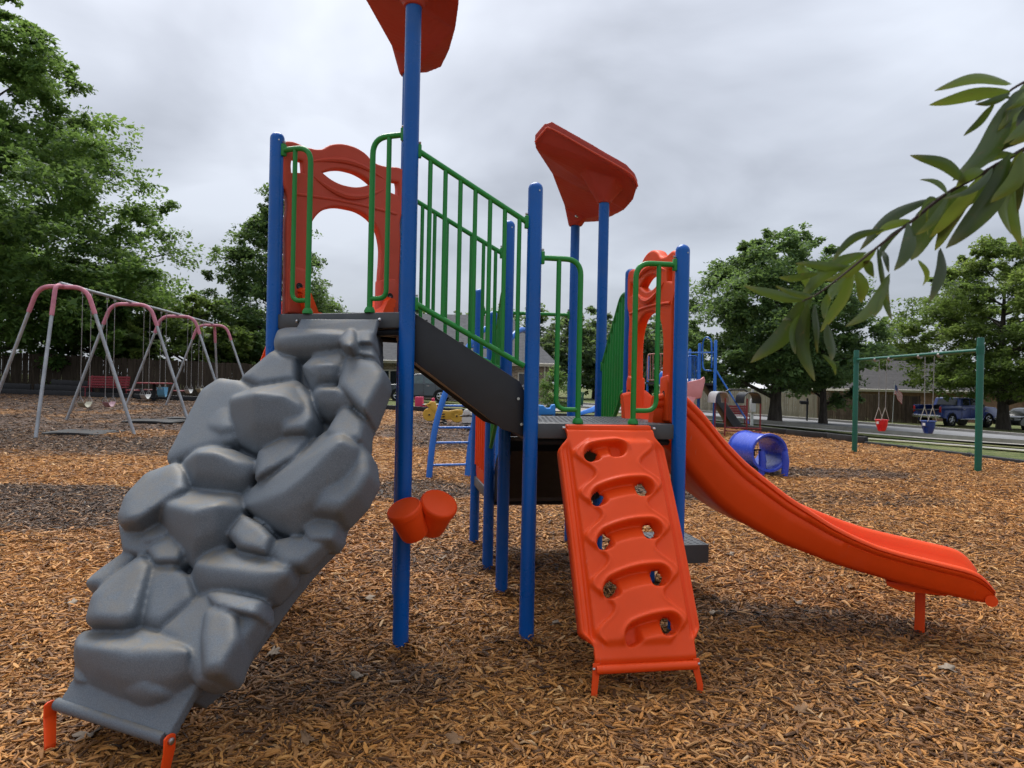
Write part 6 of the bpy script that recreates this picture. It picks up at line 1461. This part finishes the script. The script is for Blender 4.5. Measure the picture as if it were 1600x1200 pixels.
def branch():
    t = NT('long_glossy_leaf'); at_ = t.N('ShaderNodeAttribute', attribute_name='along'); oi = t.N('ShaderNodeObjectInfo')
    base = t.ramp(oi.outputs['Random'], [(0, (.016, .034, .010)), (.45, (.036, .070, .014)), (.75, (.08, .13, .022)), (1, (.14, .20, .03))])
    c = t.mix(t.ramp(at_.outputs['Fac'], [(.75, (0, 0, 0)), (1.0, (.55,) * 3)]), base, (.20, .17, .045)); c = t.mix(t.ramp(t.noise(60, 4, .7), [(.60, (0, 0, 0)), (.72, (.6,) * 3)]), c, (.12, .08, .03))
    t.col(c); t.set(.35, .5); tr = t.N('ShaderNodeBsdfTranslucent'); t.l.new(t.mix(.4, c, (.16, .24, .025)), tr.inputs[0]); mx_ = t.N('ShaderNodeMixShader'); mx_.inputs[0].default_value = .3
    t.l.new(t.b.outputs[0], mx_.inputs[1]); t.l.new(tr.outputs[0], mx_.inputs[2]); t.l.new(mx_.outputs[0], t.n['Material Output'].inputs[0]); t.bump(t.noise(220, 2), .15, .001)
    D0 = 1.12; root = empty('leafy_branch'); tag(root, 'hanging leafy branch with long narrow leaves close at upper right', 'branch')
    def q(x, y, d=D0): return at(1160 + x * .4167, 100 + y * .4167, d)
    TW = plain('twig_bark', (.045, .03, .028), .8, .2)
    MB().tube(smooth_path([q(1500, 60, 1.22), q(1240, 220, 1.17), q(1056, 320, 1.13), q(900, 410, 1.12), q(760, 490, 1.12), q(640, 585, 1.11), q(540, 660, 1.1), q(440, 740, 1.1), q(300, 850, 1.09), q(225, 890, 1.09)], 4), [.0045 - .0035 * k / 36 for k in range(37)], 8).build('stem', TW, root)
    MB().tube(smooth_path([q(1300, -20, 1.2), q(1120, 40, 1.17), q(1010, 95, 1.15), q(990, 130, 1.15)], 4), [.003 - .0015 * k / 12 for k in range(13)], 8).build('stem', TW, root)
    LV = [(1010,75,720,100,40,-25),(1005,100,700,155,46,-10),(1005,125,790,440,78,35),(945,150,830,270,26,10),(1070,150,905,360,64,20),(1005,335,760,690,84,40),(845,455,630,735,105,-20),(705,503,440,700,44,-30),(530,620,340,740,30,-30),(465,705,210,905,50,-35),(235,880,30,1120,66,30),(425,755,290,1005,62,30),(245,900,270,1190,52,-25),(335,850,305,955,34,0),(318,975,337,1112,46,8),(212,940,200,1088,32,-8),(432,775,447,895,42,0),(458,738,492,800,34,10),(530,700,547,782,24,-8),(622,595,568,775,50,20),(552,785,388,985,44,30),(548,790,562,962,26,-6),(520,865,495,948,28,0),(660,735,676,832,20,6),(745,690,700,890,44,18),(855,475,720,700,70,0),(1075,340,1050,690,66,-70),(285,785,138,802,28,6),(272,900,282,1085,30,-10),(905,400,800,462,40,-15),(1056,280,955,335,44,-20),(1150,180,1000,300,50,20),(205,755,242,850,44,12),(300,1090,350,1165,18,10),(900,540,890,590,26,0),(1060,330,930,520,60,25),(980,360,880,560,58,-20),(900,420,700,650,60,10),(780,480,650,640,46,20),(1056,420,1010,640,50,-50),(1080,60,960,250,60,15),(1070,130,985,180,40,0),(640,590,500,640,30,-14),(390,800,330,880,34,0),(260,860,150,960,44,20)]
    r = random.Random(5)
    spine = [(1056, 320), (900, 410), (760, 490), (640, 585), (540, 660), (440, 740), (300, 850), (225, 890)]
    for k in range(15):
        t_ = r.uniform(0, len(spine) - 1.01); j = int(t_); (xa, ya), (xb, yb) = spine[j], spine[j + 1]; f_ = t_ - j; x, y = xa + (xb - xa) * f_, ya + (yb - ya) * f_
        an = math.radians(r.uniform(78, 165) if r.random() < .8 else r.uniform(185, 215)); ln = r.uniform(90, 240); LV.append((x, y, x + math.cos(an) * ln, y + math.sin(an) * ln, ln * r.uniform(.12, .19), r.uniform(-28, 28)))
    for k in range(8):
        x, y = r.uniform(1000, 1120), r.uniform(60, 160); an = math.radians(r.uniform(95, 175)); ln = r.uniform(120, 260); LV.append((x, y, x + math.cos(an) * ln, y + math.sin(an) * ln, ln * .19, r.uniform(-28, 28)))
    for i, (x0, y0, x1, y1, w, cv) in enumerate(LV):
        d = 1.11 + r.uniform(-.035, .035); a, b = q(x0, y0, d), q(x1, y1, d + r.uniform(-.04, .04)); L = (b - a).length; ax_ = (b - a).normalized(); vd = Vector((0, 1, 0)); sd_ = ax_.cross(vd).normalized(); nv_ = sd_.cross(ax_).normalized()
        hw = w * .4167 / FPX * d * .50; n = 12; v = []; al_ = []; bend = cv * .4167 / FPX * d; tilt = r.uniform(-.5, .5); droop = r.uniform(-.012, .012)
        for k in range(n + 1):
            s_ = k / n; wd = hw * (max(0.0, math.sin(math.pi * s_ ** .85)) ** .75) + .0004; c_ = a.lerp(b, s_) + sd_ * (bend * math.sin(math.pi * s_)) + nv_ * (droop * math.sin(math.pi * s_)) + sd_ * (.08 * hw * math.sin(9 * s_ + i))
            nn_ = (sd_ * math.cos(tilt) + nv_ * math.sin(tilt)); up_ = nv_ * math.cos(tilt) - sd_ * math.sin(tilt)
            for e_ in (-1, -.5, 0, .5, 1): v.append(c_ + nn_ * (wd * e_) + up_ * (abs(e_) * wd * .28)); al_.append(s_)
        f = [(k*5+j, k*5+j+1, (k+1)*5+j+1, (k+1)*5+j) for k in range(n) for j in range(4)]
        o = bulk('leaf', np.array([tuple(p) for p in v]), np.array(f), t.m, root, {'along': al_}); 
    settle(root, q(1056, 320, 1.13))
branch()
